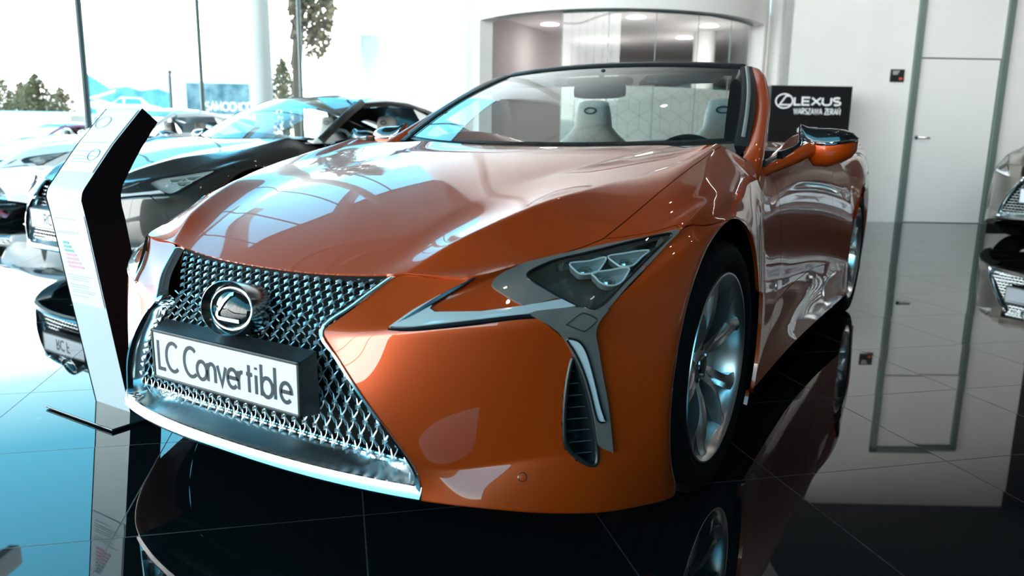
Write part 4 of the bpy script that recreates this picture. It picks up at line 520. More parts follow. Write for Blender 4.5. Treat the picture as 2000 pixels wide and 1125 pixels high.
# ================================================================ cars
def cage_mesh(level):
    "the body shell as a subdivided cage; half is stored, the other half mirrored"
    co = [Vector(p) for p in CAGE_V]; mid = {}; n = len(co)
    for i in range(n):
        if abs(co[i].x) < 1e-4: mid[i] = i
        else: mid[i] = len(co); co.append(Vector((-co[i].x, co[i].y, co[i].z)))
    fs = []; pi_ = []
    for f in CAGE_F:
        p, w = f[0], f[1:]; fs.append(w); pi_.append(p); fs.append([mid[i] for i in w[::-1]]); pi_.append(p)
    me = bpy.data.meshes.new('shell'); me.from_pydata([tuple(c) for c in co], [], fs)
    me.polygons.foreach_set('material_index', pi_)
    for _ in PARTS: me.materials.append(None)
    ed = {tuple(sorted(e.vertices)): e.index for e in me.edges}; att = me.attributes.new('crease_edge', 'FLOAT', 'EDGE')
    for a, b, w in CAGE_C:
        for a2, b2 in ((a, b), (mid[a], mid[b])):
            k = ed.get(tuple(sorted((a2, b2))))
            if k is not None: att.data[k].value = w
    o = bpy.data.objects.new('shell', me); COL.objects.link(o)
    m = o.modifiers.new('s', 'SUBSURF'); m.levels = level; m.render_levels = level
    dg = bpy.context.evaluated_depsgraph_get(); ev = o.evaluated_get(dg); em = ev.to_mesh()
    V = [v.co.copy() for v in em.vertices]; N = [v.normal.copy() for v in em.vertices]; Fs = [(list(p.vertices), p.material_index) for p in em.polygons]
    ev.to_mesh_clear(); bpy.data.objects.remove(o)
    return V, N, Fs
def plane_fit(P):
    c = sum(P, Vector())/len(P); n = Vector()
    for i in range(len(P)): n += (P[i]-c).cross(P[(i+1) % len(P)]-c)
    n.normalize(); x = Vector((0, 0, 1)).cross(n).normalized(); y = n.cross(x); return c, x, y, n
def inside(p, poly):
    r = False; x, y = p; j = len(poly)-1
    for i in range(len(poly)):
        if (poly[i][1] > y) != (poly[j][1] > y) and x < (poly[j][0]-poly[i][0])*(y-poly[i][1])/(poly[j][1]-poly[i][1])+poly[i][0]: r = not r
        j = i
    return r
def shrink(poly, d):
    out = []; n = len(poly); A = sum(poly[i][0]*poly[(i+1) % n][1]-poly[(i+1) % n][0]*poly[i][1] for i in range(n)); s = 1 if A > 0 else -1
    for i in range(n):
        a, b, c = poly[i-1], poly[i], poly[(i+1) % n]
        d1 = Vector((b[0]-a[0], b[1]-a[1])).normalized(); d2 = Vector((c[0]-b[0], c[1]-b[1])).normalized()
        nn = Vector((-(d1.y+d2.y), d1.x+d2.x)); nn = nn.normalized()*s if nn.length > 1e-6 else Vector((0, 0)); k = 1/max(.5, abs(nn.dot(Vector((-d1.y, d1.x)))))
        out.append((b[0]+nn.x*d*k, b[1]+nn.y*d*k))
    return out
class Surf:
    def __init__(s, V, N, F): s.V = V; s.N = N; s.F = F; s.bv = BVHTree.FromPolygons(V, [f for f, _ in F])
    def outline(s, name, side): return [Vector((p[0]*side, p[1], p[2])) for p in OUTL[name]]
    def patch(s, name, side, off, thick, holes=(), step=.02, grow=0, depth_fn=None, smooth_out=3):
        P = s.outline(name, side) if isinstance(name, str) else name
        c, x, y, n = plane_fit(P)
        if n.y > 0: n = -n; x = -x
        t2 = lambda p: ((p-c).dot(x), (p-c).dot(y))
        poly = [t2(p) for p in P]
        if grow: poly = shrink(poly, -grow)
        if smooth_out: poly = [(q.x, q.y) for q in crom([(a, b, 0) for a, b in poly], smooth_out, closed=True)] if smooth_out > 1 else poly
        hp = []
        for h in holes:
            hh = [t2(p) for p in (s.outline(h, side) if isinstance(h, str) else h)]; hh = [(q.x, q.y) for q in crom([(a, b, 0) for a, b in hh], smooth_out, closed=True)]; hp.append(hh)
        pts = list(poly); ed = [(i, (i+1) % len(poly)) for i in range(len(poly))]
        for hh in hp: b = len(pts); pts += hh; ed += [(b+i, b+(i+1) % len(hh)) for i in range(len(hh))]
        x0, x1 = min(p[0] for p in poly), max(p[0] for p in poly); y0, y1 = min(p[1] for p in poly), max(p[1] for p in poly)
        gx = int((x1-x0)/step)+1; gy = int((y1-y0)/step)+1; inner_ = shrink(poly, step*.35)
        for i in range(gx+1):
            for j in range(gy+1):
                p = (x0+(i+.5*(j % 2))*step, y0+j*step*.87)
                if inside(p, inner_) and not any(inside(p, h) for h in hp): pts.append(p)
        vs, es, fs, _, _, _ = delaunay_2d_cdt([Vector(p) for p in pts], ed, [], 0, 1e-6)
        fs = [f for f in fs if inside(((vs[f[0]].x+vs[f[1]].x+vs[f[2]].x)/3, (vs[f[0]].y+vs[f[1]].y+vs[f[2]].y)/3), poly) and not any(inside(((vs[f[0]].x+vs[f[1]].x+vs[f[2]].x)/3, (vs[f[0]].y+vs[f[1]].y+vs[f[2]].y)/3), h) for h in hp)]
        W = []; NW = []
        for v in vs:
            p = c+x*v.x+y*v.y; h, nn, _, _ = s.bv.ray_cast(p+n*.25, -n)
            if h is None or (h-p).length > .12: h, nn, _, _ = s.bv.find_nearest(p)
            if nn.dot(n) < 0: nn = -nn
            d = off if depth_fn is None else off-depth_fn((v.x, v.y), poly)
            W.append(h+(n if depth_fn else (nn*.5+n*.5).normalized())*d); NW.append(nn)
        mb = MB(); mb.add(W, fs)
        if thick:
            cnt = {}
            for f in fs:
                for a, b in ((f[0], f[1]), (f[1], f[2]), (f[2], f[0])): k = (min(a, b), max(a, b)); cnt[k] = cnt.get(k, 0)+1
            for (a, b), q in cnt.items():
                if q == 1: mb.add([W[a], W[b], W[b]-n*thick, W[a]-n*thick], [(0, 1, 2, 3)])
        return mb, (c, x, y, n)
    def onto(s, P, n=None, lift=0):
        h, nn, _, _ = s.bv.find_nearest(P); 
        return h+nn*lift, nn
def edge_dist(p, poly):
    b = 9
    for i in range(len(poly)):
        a, c = poly[i-1], poly[i]; dx, dy = c[0]-a[0], c[1]-a[1]; L2 = dx*dx+dy*dy or 1e-12
        t = max(0, min(1, ((p[0]-a[0])*dx+(p[1]-a[1])*dy)/L2)); b = min(b, hypot(p[0]-a[0]-t*dx, p[1]-a[1]-t*dy))
    return b
def panel(name, V, N, faces, m, parent, gap=.0016, lip=.012, shared=None):
    "one body panel cut from the shell: shading follows the shell, edges are turned inwards"
    used = sorted({i for f in faces for i in f}); ix = {v: k for k, v in enumerate(used)}
    co = [V[i].copy() for i in used]; no = [N[i] for i in used]; fs = [[ix[i] for i in f] for f in faces]
    cnt = {}
    for f in fs:
        for a, b in zip(f, f[1:]+f[:1]): k = (min(a, b), max(a, b)); cnt.setdefault(k, []).append((a, b, f))
    bd = [q[0] for q in cnt.values() if len(q) == 1]
    inw = {}
    for a, b, f in bd:
        c = sum((co[i] for i in f), Vector())/len(f); m_ = (co[a]+co[b])/2; t = (co[b]-co[a]).normalized(); d = c-m_; d -= t*d.dot(t)
        for q in (a, b): inw[q] = inw.get(q, Vector())+d.normalized()
    sh = {q: co[q]+inw[q].normalized()*gap for q in inw}
    for q, p in sh.items(): co[q] = p
    nv = len(co); rim = {}
    for q in inw:
        rim[q] = (len(co), len(co)+1); co.append(co[q].copy()); co.append(co[q]-no[q]*lip+inw[q].normalized()*.002); nn = -inw[q].normalized(); no += [nn, nn]
    for a, b, f in bd: fs.append([rim[b][0], rim[a][0], rim[a][1], rim[b][1]])
    me = bpy.data.meshes.new(name); me.from_pydata([tuple(c) for c in co], [], fs); me.materials.append(m)
    for p in me.polygons: p.use_smooth = True
    me.normals_split_custom_set_from_vertices([tuple(x) for x in no])
    o = bpy.data.objects.new(name, me); COL.objects.link(o); o.parent = parent; return o
def interp(t, T):
    for (a, b), (c, d) in zip(T, T[1:]):
        if t <= c: return b+(d-b)*max(0, min(1, (t-a)/(c-a)))
    return T[-1][1]
# ---------- wheel (axis along +x outside), tyre radius .364
def wheel_meshes(fine=True):
    out = {}
    ax = lambda r, a, h: (h, r*cos(a), r*sin(a))
    t = MB(); prof = [(.270, -.115), (.285, -.122), (.325, -.128), (.350, -.118), (.362, -.095)]
    for g in (-.055, 0, .055): prof += [(.3645, g-.010), (.3645, g-.0045), (.356, g-.004), (.356, g+.004), (.3645, g+.0045), (.3645, g+.010)]
    prof += [(.362, .095), (.350, .118), (.338, .1255), (.333, .1262), (.325, .128), (.300, .127), (.288, .124), (.279, .118), (.270, .112)]
    t.lathe(prof, 96, ax, closed=True)
    if fine:
        for k in range(120):
            a = 2*pi*k/120
            for s in (-1, 1): t.add([(s*.096, .3628*cos(a), .3628*sin(a)), (s*.120, .3475*cos(a+.02), .3475*sin(a+.02)), (s*.120, .3485*cos(a+.035), .3485*sin(a+.035)), (s*.096, .3638*cos(a+.015), .3638*sin(a+.015))], [(0, 1, 2, 3)])
    out['tyre'] = t
    r = MB()  # rim barrel and lip
    r.lathe([(.272, .112), (.2745, .118), (.273, .1225), (.268, .1225), (.262, .116), (.254, .095), (.250, .04), (.246, -.05), (.262, -.11), (.272, -.112)], 96, ax)
    N_ = 5
    def spoke(a0, swing, w0, w1, flip):
        n = 14; rows = []
        for i in range(n+1):
            q = i/n; rr = .050+(.256-.050)*q; a = a0+swing*(q**1.5); w = (w0+(w1-w0)*q)*(1-.30*sin(pi*q)); 
            hx = .062+.018*sin(pi*min(1, q*1.1))+.042*q**2.2; dp = .050-.026*q; tw = flip*.012*sin(pi*q)
            c = Vector((0, rr*cos(a), rr*sin(a))); tn = Vector((0, -sin(a), cos(a)))
            rows.append([c+tn*(w*.50)+Vector((hx-tw, 0, 0)), c+tn*(w*.18)+Vector((hx+.006, 0, 0)), c-tn*(w*.18)+Vector((hx+.006, 0, 0)), c-tn*(w*.50)+Vector((hx+tw, 0, 0)), c-tn*(w*.40)+Vector((hx-dp, 0, 0)), c+tn*(w*.40)+Vector((hx-dp, 0, 0))])
        r.grid(rows, True, caps=True)
    for k in range(N_):
        a = 2*pi*k/N_+.35
        spoke(a-.10, -.20, .038, .044, 1); spoke(a+.10, .13, .038, .058, -1)
    r.lathe([(.001, .070), (.030, .071), (.052, .066), (.062, .050), (.064, .02), (.001, .02)], 40, ax)
    out['wheel'] = r
    c = MB(); c.lathe([(.001, .080), (.026, .079), (.031, .072), (.031, .066)], 30, ax)
    for k in range(5):
        a = 2*pi*k/5+.1; y, z = .050*cos(a), .050*sin(a); c.lathe([(.001, .072), (.007, .072), (.007, .062)], 6, lambda r_, b, h, y=y, z=z: (h, y+r_*cos(b), z+r_*sin(b)))
    out['centre_cap'] = c
    d = MB(); d.lathe([(.075, .012), (.185, .012), (.188, .008), (.188, -.016), (.185, -.02), (.075, -.02)], 60, ax, closed=True)
    for k in range(36):
        a = 2*pi*k/36
        for q in (.105, .135, .165): d.lathe([(.001, .0126), (.005, .0126)], 6, lambda r_, b, h, q=q, a=a: (h, (q)*cos(a+q*8)+r_*cos(b), (q)*sin(a+q*8)+r_*sin(b)))
    out['brake_disc'] = d
    k_ = MB()
    rows = []
    for i in range(9):
        a = radians(150+i*7.5); rows.append([(h, rr*cos(a), rr*sin(a)) for rr, h in ((.10, .045), (.19, .045), (.20, .03), (.20, -.03), (.10, -.03))])
    k_.grid(rows, True, caps=True); out['brake_caliper'] = k_
    return out
WMESH = {}
def add_wheel(parent, loc, side, steer=0, rot=0, fine=True, wm=None):
    if not WMESH:
        for n_, mb_ in wheel_meshes().items():
            o_ = mb_.build(n_, {'tyre': M['tyre'], 'wheel': M['wheel'], 'centre_cap': M['dark_chrome'], 'brake_disc': M['dark_chrome'], 'brake_caliper': M['satin_black']}[n_], ang=.7); WMESH[n_] = o_.data; bpy.data.objects.remove(o_)
    R = Matrix.Rotation(steer, 4, 'Z') @ (Matrix.Identity(4) if side > 0 else Matrix.Rotation(pi, 4, 'Z')) @ Matrix.Rotation(rot, 4, 'X')
    w = bpy.data.objects.new('wheel', WMESH['wheel']); COL.objects.link(w); w.parent = parent; w.matrix_local = Matrix.Translation(loc) @ R
    for n_ in ('tyre', 'centre_cap')+(('brake_disc', 'brake_caliper') if fine else ()):
        o = bpy.data.objects.new(n_, WMESH[n_]); COL.objects.link(o); o.parent = w
    return w
def seat_parts(parent, x, y, m, h=1.20, name='seat'):
    mb = MB()  # backrest with built-in headrest
    secs = [(.56, .25, .085, .12), (.70, .26, .09, .07), (.85, .255, .085, .03), (.97, .235, .07, .0), (1.04, .150, .055, -.02), (1.08, .112, .05, -.028), (1.15, .104, .045, -.035), (h-.012, .088, .038, -.04), (h, .05, .02, -.042)]
    rows = []
    for z, w, t, dy in secs:
        row = []
        for k in range(20):
            a = 2*pi*k/20; ca, sa = cos(a), sin(a); row.append((x+w*abs(ca)**.6*(1 if ca > 0 else -1), y-dy*-1+.1*(z-.56)+t*abs(sa)**.75*(1 if sa > 0 else -1), z))
        rows.append(row)
    mb.grid(rows, True, caps=True)
    s = mb.build(name, m, parent, ang=1.2)
    c = MB()
    for sx_, w, z0, z1 in ((0, .17, .47, .55), (-1, .05, .47, .60), (1, .05, .47, .60)):
        rows = []
        for q in range(9):
            yy = y-.52+.56*q/8; hh = sin(pi*min(1, (q+1)/3)/2)
            rows.append([(x+sx_*.22+w*cos(2*pi*k/14)*hh, yy, (z0+z1)/2+(z1-z0)/2*sin(2*pi*k/14)*hh*1.2) for k in range(14)])
        c.grid(rows, True, caps=True)
    c.build('seat_cushion', m, s, ang=1.2)
    b = MB(); rows = []
    b.tube([(x+.034*cos(a*.3142), y+.1*(h-.075-.56)-.082, h-.058+.016*sin(a*.3142)) for a in range(20)], .004, 6, closed=True); b.build('headrest_loop', M['dark_trim'], s)
    return s
def make_car(name, label, loc, rz, pm, main=False, roof=True, level=2, scale=(1, 1, 1), text_=None, seats='leather', group=None, tilt=None):
    E_ = empty(name, loc, rz, label, 'car', group); E_.scale = scale
    V, N, F = cage_mesh(level); S_ = Surf(V, N, F)
    cuts = []
    if level >= 3:
        for side in (1, -1):
            for nm, d in ((('lens', .004), ('vent', .004)) if main else (('lens', .004),)):
                P = S_.outline(nm, side); c, x, y, n = plane_fit(P)
                poly = [((p-c).dot(x), (p-c).dot(y)) for p in P]; cuts.append((side, c, x, y, n, shrink(poly, -d)))
    def keep(f):
        p = sum((V[i] for i in f), Vector())/len(f)
        for side, c, x, y, n, poly in cuts:
            if p.x*side > 0 and (p-c).length < .4 and abs((p-c).dot(n)) < .15 and inside(((p-c).dot(x), (p-c).dot(y)), poly): return False
        return True
    groups = {}
    for f, k in F:
        pn = PARTS[k]; side = 0
        if pn in ('fender', 'door', 'quarter', 'rocker', 'headlight_panel', 'front_bumper'): side = 1 if V[f[0]].x+V[f[2]].x > 0 else -1
        if cuts and pn in ('front_bumper', 'headlight_panel') and not keep(f): continue
        groups.setdefault((pn, side), []).append(f)
    nice = {'headlight_panel': 'headlight_surround', 'quarter': 'rear_quarter_panel', 'rocker': 'side_sill', 'rear_deck': 'rear_deck'}
    ob = {}
    for (pn, side), fs in groups.items(): ob[(pn, side)] = panel(nice.get(pn, pn), V, N, fs, pm, E_)
    # wheels
    for s in (1, -1):
        for y in (.035, 2.87):
            add_wheel(E_, (s*.822, y, .3645), s, 0, .25 if y < 1 else 1.1, fine=main)
    # dark inner body
    mb = MB()
    for s in (1, -1):
        for yc in (.04, 2.87):
            rows = []
            for k in range(19):
                a = radians(-35+k*250/18); rows.append([(s*.935, yc+.425*cos(a), .37+.425*sin(a)), (s*.60, yc+.425*cos(a), .37+.425*sin(a)), (s*.58, yc, .37)])
            mb.grid(rows)
    mb.box((0, 1.35, .17), (1.60, 3.2, .04)); mb.box((0, -.55, .19), (1.0, .35, .03)); mb.box((0, 3.35, .25), (1.4, .7, .04)); mb.box((0, .30, .55), (1.15, .04, .74))
    mb.build('underbody', M['well'], E_, smooth=False)
    # grille outline (half), from the shell edge
    G = [Vector(p) for p in GRILLE]
    def full(side_pts): return side_pts
    gpts = crom(G, 5)
    for s in (1, -1):
        fr = MB(); rows = []
        for i, p in enumerate(gpts):
            z = p.z; inn = .020 if z > .24 else .026; dp_ = .07 if z < .54 else .010+.060*max(0, 1-(z-.54)/.04)
            a = Vector((p.x*s, p.y, p.z)); rows.append([a+Vector((s*.001, .004, 0)), a+Vector((0, -.004, 0)), a+Vector((-s*inn*.4, -.005, 0)), a+Vector((-s*inn, .004, 0)), a+Vector((-s*inn*1.35, dp_, 0)), a+Vector((-s*inn*1.2, dp_+.002, 0))])
        fr.grid(rows, True, caps=True); fo = fr.build('grille_frame', M['chrome'], E_, ang=.7)
    def xh(z): return interp(z, sorted((p.z, p.x) for p in gpts))-.02
    def ym(x, z): return interp(z, [(.20, -.79), (.28, -.825), (.43, -.838), (.53, -.832), (.58, -.826), (.63, -.782), (.68, -.722)])+.09*x*x
    if main:
        g = MB(); zr = [.275]; 
        while zr[-1] < .655: q = (zr[-1]-.275)/.38; zr.append(zr[-1]+(.029*(1-q)**1.2+.0125))
        dx = .0345; th_ = lambda r: .0017
        node = lambda i, r: ((i+.5*(r % 2))*dx, zr[r])
        for r in range(len(zr)):
            for i in range(-18, 19):
                x, z = node(i, r)
                if abs(x) > xh(z)-.004: continue
                for di in ((0, 1) if r % 2 else (-1, 0)):
                    if r+1 < len(zr):
                        x2, z2 = node(i+di, r+1)
                        if abs(x2) <= xh(z2)+.012:
                            A = Vector((x, ym(x, z), z)); B = Vector((x2, ym(x2, z2)+.002, z2)); mid_ = (A+B)/2+Vector((0, .006, 0)); 
                            g.tube([A, mid_, B], [.0025, .0015, .0022], 5)
                q = (z-.275)/.38; a_ = .0085+.0025*q; b_ = .0058+.0004*q; y_ = ym(x, z)
                n0 = Vector((x, y_-.009, z-.005)); ring = [Vector((x+a_, y_, z+.001)), Vector((x+a_*.2, y_+.001, z+b_)), Vector((x-a_, y_, z+.001)), Vector((x-a_*.2, y_-.003, z-b_*1.3))]
                g.add([n0]+ring, [(0, 1, 2), (0, 2, 3), (0, 3, 4), (0, 4, 1)])
                if z < .50: g.tube([Vector((x, y_, z)), Vector((x+.001, y_+.012, z-.026))], .0012, 4)
        g.build('grille_mesh', mat('grille mesh metal', (.66, .72, .73), .30, 1), E_, ang=.5)
    else:
        g = MB()
        for r in range(16):
            z = .27+r*.024
            for i in range(-14, 15):
                x = (i+.5*(r % 2))*.04
                if abs(x) < xh(z): g.box((x, ym(x, z), z), (.022, .006, .006), Matrix.Rotation(.5, 3, 'Y')); g.box((x+.016, ym(x, z), z), (.022, .006, .006), Matrix.Rotation(-.5, 3, 'Y'))
        g.build('grille_mesh', M['satin_chrome'], E_, smooth=False)
    bk = MB(); bk.grid([[(x_*(xh(z)+.02)/8, ym(x_*(xh(z)+.02)/8, z)+.045, z) for x_ in range(-8, 9)] for z in [.2+.03*k for k in range(17)]]); bk.build('grille_backing', M['matte_black'], E_)
    # black strip under the hood edge
    bs = MB(); HE = [Vector(p) for p in HOODEDGE]; hp = [Vector((-p.x, p.y, p.z)) for p in HE[::-1]][:-1]+HE
    hp = [p for p in crom(hp, 3) if abs(p.x) < .385]
    bs.grid([[p+Vector((0, .004, -.004)), p+Vector((0, .006, -.022)), p+Vector((0, .035, -.034)), p+Vector((0, .05, -.004))] for p in hp], True, caps=True); bs.build('grille_top_bar', M['matte_black'], E_)
    # chrome chin tray
    tr = MB(); n = 32; rows = []; rows2 = []
    for i in range(n+1):
        x = -.545+1.09*i/n; q = abs(x)/.545; y = -.912+.082*q**2.4; z = .224-.016*q**2; up = .026+.004*q
        rows.append([(x, y+.03, z-.006), (x, y+.004, z-.004), (x, y-.003, z+.006), (x, y+.003, z+up*.55), (x, y+.008, z+up), (x, y+.014, z+up+.001)])
        rows2.append([(x, y+.014, z+up+.001), (x, y+.024, z+up-.008), (x, y+.045, z+up-.004), (x, max(y+.075, ym(x, .28)-.02), z+up+.016), (x, ym(x, .28)+.01, z+up+.026), (x, ym(x, .28)+.03, z+up+.027)])
    tr.grid(rows); to = tr.build('chin_trim', M['chin'], E_, ang=.8)
    t2_ = MB(); t2_.grid(rows2); t2_.build('tray', M['satin_chrome'], to, ang=.8)
    lp = MB(); lp.tube([Vector(r_[4])+Vector((0, .004, .004)) for r_ in rows2], .0035, 6); lp.build('tray_edge', M['chrome'], to)
    # plate
    pl = MB()
    def pf2(a, b, h): return (a, -.906-h, .432+b)
    pl.add([pf2(-.268, -.065, 0), pf2(.268, -.065, 0), pf2(.268, .063, 0), pf2(-.268, .063, 0), pf2(-.276, -.070, -.05), pf2(.276, -.070, -.05), pf2(.276, .082, -.045), pf2(-.276, .082, -.045)], [(0, 1, 2, 3), (4, 0, 3, 7), (0, 4, 5, 1), (1, 5, 6, 2), (3, 2, 6, 7)])
    for a0, b0, a1, b1 in ((-.27, .058, .27, .066), (-.27, -.066, .27, -.058), (-.27, -.066, -.262, .066), (.262, -.066, .27, .066)): pl.prism([(a0, b0), (a1, b0), (a1, b1), (a0, b1)], -.002, .005, pf2)
    po = pl.build('plate_holder', M['satin_black'], E_, smooth=False, bevel=.002 if main else 0)
    pw = MB(); pw.prism([(-.262, -.058), (.262, -.058), (.262, .058), (-.262, .058)], .0008, .0025, pf2); pw.build('number_plate', M['plate_white'], po, smooth=False)
    if text_:
        tx = MB(); size, w_, wd = (.0745, .0098, .80) if main else (.066, .011, 1.0); tr_ = .10; tw = text_width(text_, size, tr_, wd)
        if main: wd = wd*1.0; size = size; tr_ = (.490-text_width(text_, size, 0, wd))/size/(len(text_)-1)
        text(tx, text_, size, w_, lambda a, b, h: pf2(a, b, .0026+h), .0008, -.245 if main else -tw/2, -.036, tr_, wd); tx.build('plate_lettering', M['ink'], po, smooth=False)
    # emblem
    et = Matrix.Rotation(radians(-12), 3, 'X'); ec = Vector((0, -.876, .580))
    def ef(a, b, h): return ec+et @ Vector((a, -h, b))
    em = MB(); el_ = lambda A, B: (lambda r, t, h: ef(A*r*cos(t), B*r*sin(t), h))
    em.lathe([(.94, -.07), (.985, -.03), (1.0, .002), (.992, .009), (.965, .010), (.90, -.002), (.82, -.014), (.78, -.016)], 56, el_(.094, .067)); eo = em.build('emblem', M['dark_chrome'] if main else M['chrome'], E_, ang=.7)
    ed = MB(); ed.lathe([(.001, .006), (.4, .004), (.75, -.001), (.98, -.009), (1.0, -.012), (1, -.02)], 48, el_(.074, .051)); ed.build('badge_disc', mat('black badge glass', (.004, .006, .006), .03), eo, ang=1)
    er = MB(); er.tube([ef(.0735*cos(t*pi/24), .0505*sin(t*pi/24), -.008) for t in range(48)], .0026, 6, closed=True)
    e3 = lambda a, b, h: ef(a, b, .0065-.012*(a*a/.0054+b*b/.0026)*.9+h)
    ribbon(er, [(.014, .037), (.004, .034), (-.012, .016), (-.032, -.012), (-.035, -.020), (-.028, -.0265), (.0, -.027), (.044, -.027)], .0085, e3, .003); er.build('badge_letter', M['chrome'], eo, ang=.5)
    # headlights, side intakes
    for s in (1, -1):
        par = ob[('headlight_panel', s)]
        hl = MB(); m1, fr_ = S_.patch('bezel', s, .004, .012, holes=('lens',), step=.012); bo = m1.build('headlight_bezel', M['bezel'] if main else M['satin_black'], E_)
        dep = lambda p, poly: min(.045, edge_dist(p, poly)*1.6)
        m2, _ = S_.patch('lens', s, -.002, .0, step=.014, depth_fn=dep); m2.build('lamp_housing', M['lamp_dark'] if main else M['lamp_rim'], bo)
        m3, _ = S_.patch('lens', s, .005, .008, step=.018); m3.build('lamp_cover', M['lens'], bo)
        edg = MB(); P = [S_.onto(p)[0] for p in crom(S_.outline('lens', s), 4, closed=True)]; edg.tube([p+fr_[3]*.003 for p in P], .0036, 6, closed=True); edg.build('lamp_seal', M['black'], bo)
        for nm in ('ledA', 'ledB', 'ledC'):
            Pl = S_.outline(nm, s); cc = sum(Pl, Vector())/len(Pl)
            up_ = MB(); n_ = fr_[3]; ring = crom(Pl, 4, closed=True)
            rt_ = MB(); rt_.tube([S_.onto(p)[0]-n_*.002 for p in ring], .0022, 6, closed=True); rt_.build('light_guide', M['guide'], bo)
            r1 = [S_.onto(p)[0]-n_*.006 for p in ring]; r2 = [(S_.onto(cc+(p-cc)*.86)[0])-n_*.026 for p in ring]; up_.grid([r1, r2], True); up_.add(r2+[], [list(range(len(r2)))])
            lo = up_.build('led_module', M['lamp_bowl'], bo, ang=.5)
            gl = MB(); c3 = S_.onto(cc)[0]-n_*.020; sz = min((p-cc).length for p in Pl)*.80
            X_, Y_ = fr_[1], fr_[2]; gl.lathe([(.001, sz*.55), (sz*.45, sz*.48), (sz*.8, sz*.25), (sz, 0), (sz, -.01)], 20, lambda r, a, h: c3+X_*(r*cos(a)*1.15)+Y_*(r*sin(a))+n_*h)
            ex_ = (Pl[0]-cc).normalized(); gl.add([c3+ex_*sz*1.2, c3+ex_*sz*2.2+Y_*sz*.4, c3+ex_*sz*2.2-Y_*sz*.2+n_*.004, c3+ex_*sz*1.1-Y_*sz*.6], [(0, 1, 2, 3)])
            gl.build('projector', M['lamp_glass'], lo, ang=.9)
        if main:   # light blade along the top of the lamp
            bl_ = MB(); up3 = [S_.onto(Vector((p.x, p.y, p.z)))[0] for p in crom(S_.outline('lens', s)[:5], 4)]
            bl_.grid([[p-fr_[3]*.008-fr_[2]*.004, p-fr_[3]*.014-fr_[2]*.010, p-fr_[3]*.020-fr_[2]*.018] for p in up3[2:]]); bl_.build('light_blade', M['dark_chrome'], bo)
        m4, _ = S_.patch('chrome', s, .006, .012, step=.010, smooth_out=1); m4.build('light_strip', M['strip'] if main else M['lamp_rim'], bo)
        for nm in ('dark1', 'dark2'):
            dk = MB(); P = crom(S_.outline(nm, s), 5); n = len(P)
            dk.tube([p for p in P], [.001+.0055*sin(pi*min(1, .08+.92*k/(n-1))) for k in range(n)], 6, flat=(1, 1)); dk.build('shadow_line', M['black'], bo)
        if not main and level >= 3:
            m6, _ = S_.patch('vent', s, .003, .006, step=.02); m6.build('side_intake', M['satin_black'], E_)
        if main:
            m5, f5 = S_.patch('gray', s, .0085, .016, step=.010); go = m5.build('intake_bezel', M['bezel'], E_)
            dep2 = lambda p, poly: min(.06, edge_dist(p, poly)*2.2)
            m6, f6 = S_.patch('vent', s, -.001, 0, step=.010, depth_fn=dep2, grow=.002); vo = m6.build('side_intake', M['satin_black'], E_, ang=1)
            rim_ = MB(); P = [S_.onto(p)[0] for p in crom(S_.outline('vent', s), 4, closed=True)]; rim_.tube([p+f6[3]*.0 for p in P], .0055, 8, closed=True); rim_.build('intake_rim', M['satin_black'], vo)
            fins = MB(); c, x, y, n = f6; poly = [((p-c).dot(x), (p-c).dot(y)) for p in S_.outline('vent', s)]
            y0 = min(p[1] for p in poly); y1 = max(p[1] for p in poly)
            for k in range(1, 9):
                yy = y0+(y1-y0)*k/9.2; xs_ = []
                for i in range(len(poly)):
                    a, b = poly[i-1], poly[i]
                    if (a[1] > yy) != (b[1] > yy): xs_.append(a[0]+(b[0]-a[0])*(yy-a[1])/(b[1]-a[1]))
                if len(xs_) >= 2:
                    pA = c+x*(min(xs_)+.006)+y*yy; pB = c+x*(max(xs_)-.008)+y*yy; pA = S_.onto(pA)[0]-n*.012; pB = S_.onto(pB)[0]-n*.012
                    fins.add([pA, pB, pB-n*.03-y*.010, pA-n*.03-y*.010, pA-y*.002, pB-y*.002, pB-n*.03-y*.012, pA-n*.03-y*.012], [(0, 1, 2, 3), (4, 5, 6, 7), (0, 1, 5, 4), (1, 2, 6, 5), (3, 0, 4, 7)])
            fins.build('intake_fins', mat('intake fin grey', (.07, .085, .085), .4), vo, smooth=False)
            m7, _ = S_.patch('drl', s, .011, .008, step=.012); do = m7.build('daytime_light', M['lamp_rim'], go)
            dl = MB(); P = [S_.onto(p)[0]+_[3]*.011 for p in crom(S_.outline('drl', s), 4, closed=True)]; dl.tube(P, .0026, 6, closed=True); dl.build('light_edge', M['black'], do)
            wl = MB(); P = [S_.onto(p)[0]+_[3]*.0092 for p in crom(S_.outline('washer', s), 5, closed=True)]; wl.tube(P, .0011, 5, closed=True); wl.build('washer_cap', M['satin_black'], go)
            sp, sn = S_.onto(S_.outline('sensor', s)[0]); ps = MB(); xx = sn.cross(Vector((0, 0, 1))).normalized(); yy = sn.cross(xx)
            ps.lathe([(.0105, -.001), (.0105, .0012), (.0092, .0022), (.0088, .0012)], 24, lambda r, a, h: sp+xx*r*cos(a)+yy*r*sin(a)+sn*h); so = ps.build('parking_sensor', M['black'], ob[('front_bumper', s)]); 
            ps = MB(); ps.lathe([(.001, .002), (.0088, .0015), (.0088, 0)], 24, lambda r, a, h: sp+xx*r*cos(a)+yy*r*sin(a)+sn*h); 
            ps.build('sensor_face', M['orange'], E_)
    # ---- cabin
    zt = 1.0
    if roof: build_coupe_top(E_, pm, seats)
    else: build_open_top(E_, pm)
    # mirrors
    for s in (1, -1): build_mirror(E_, s, pm, main)
    return E_, S_
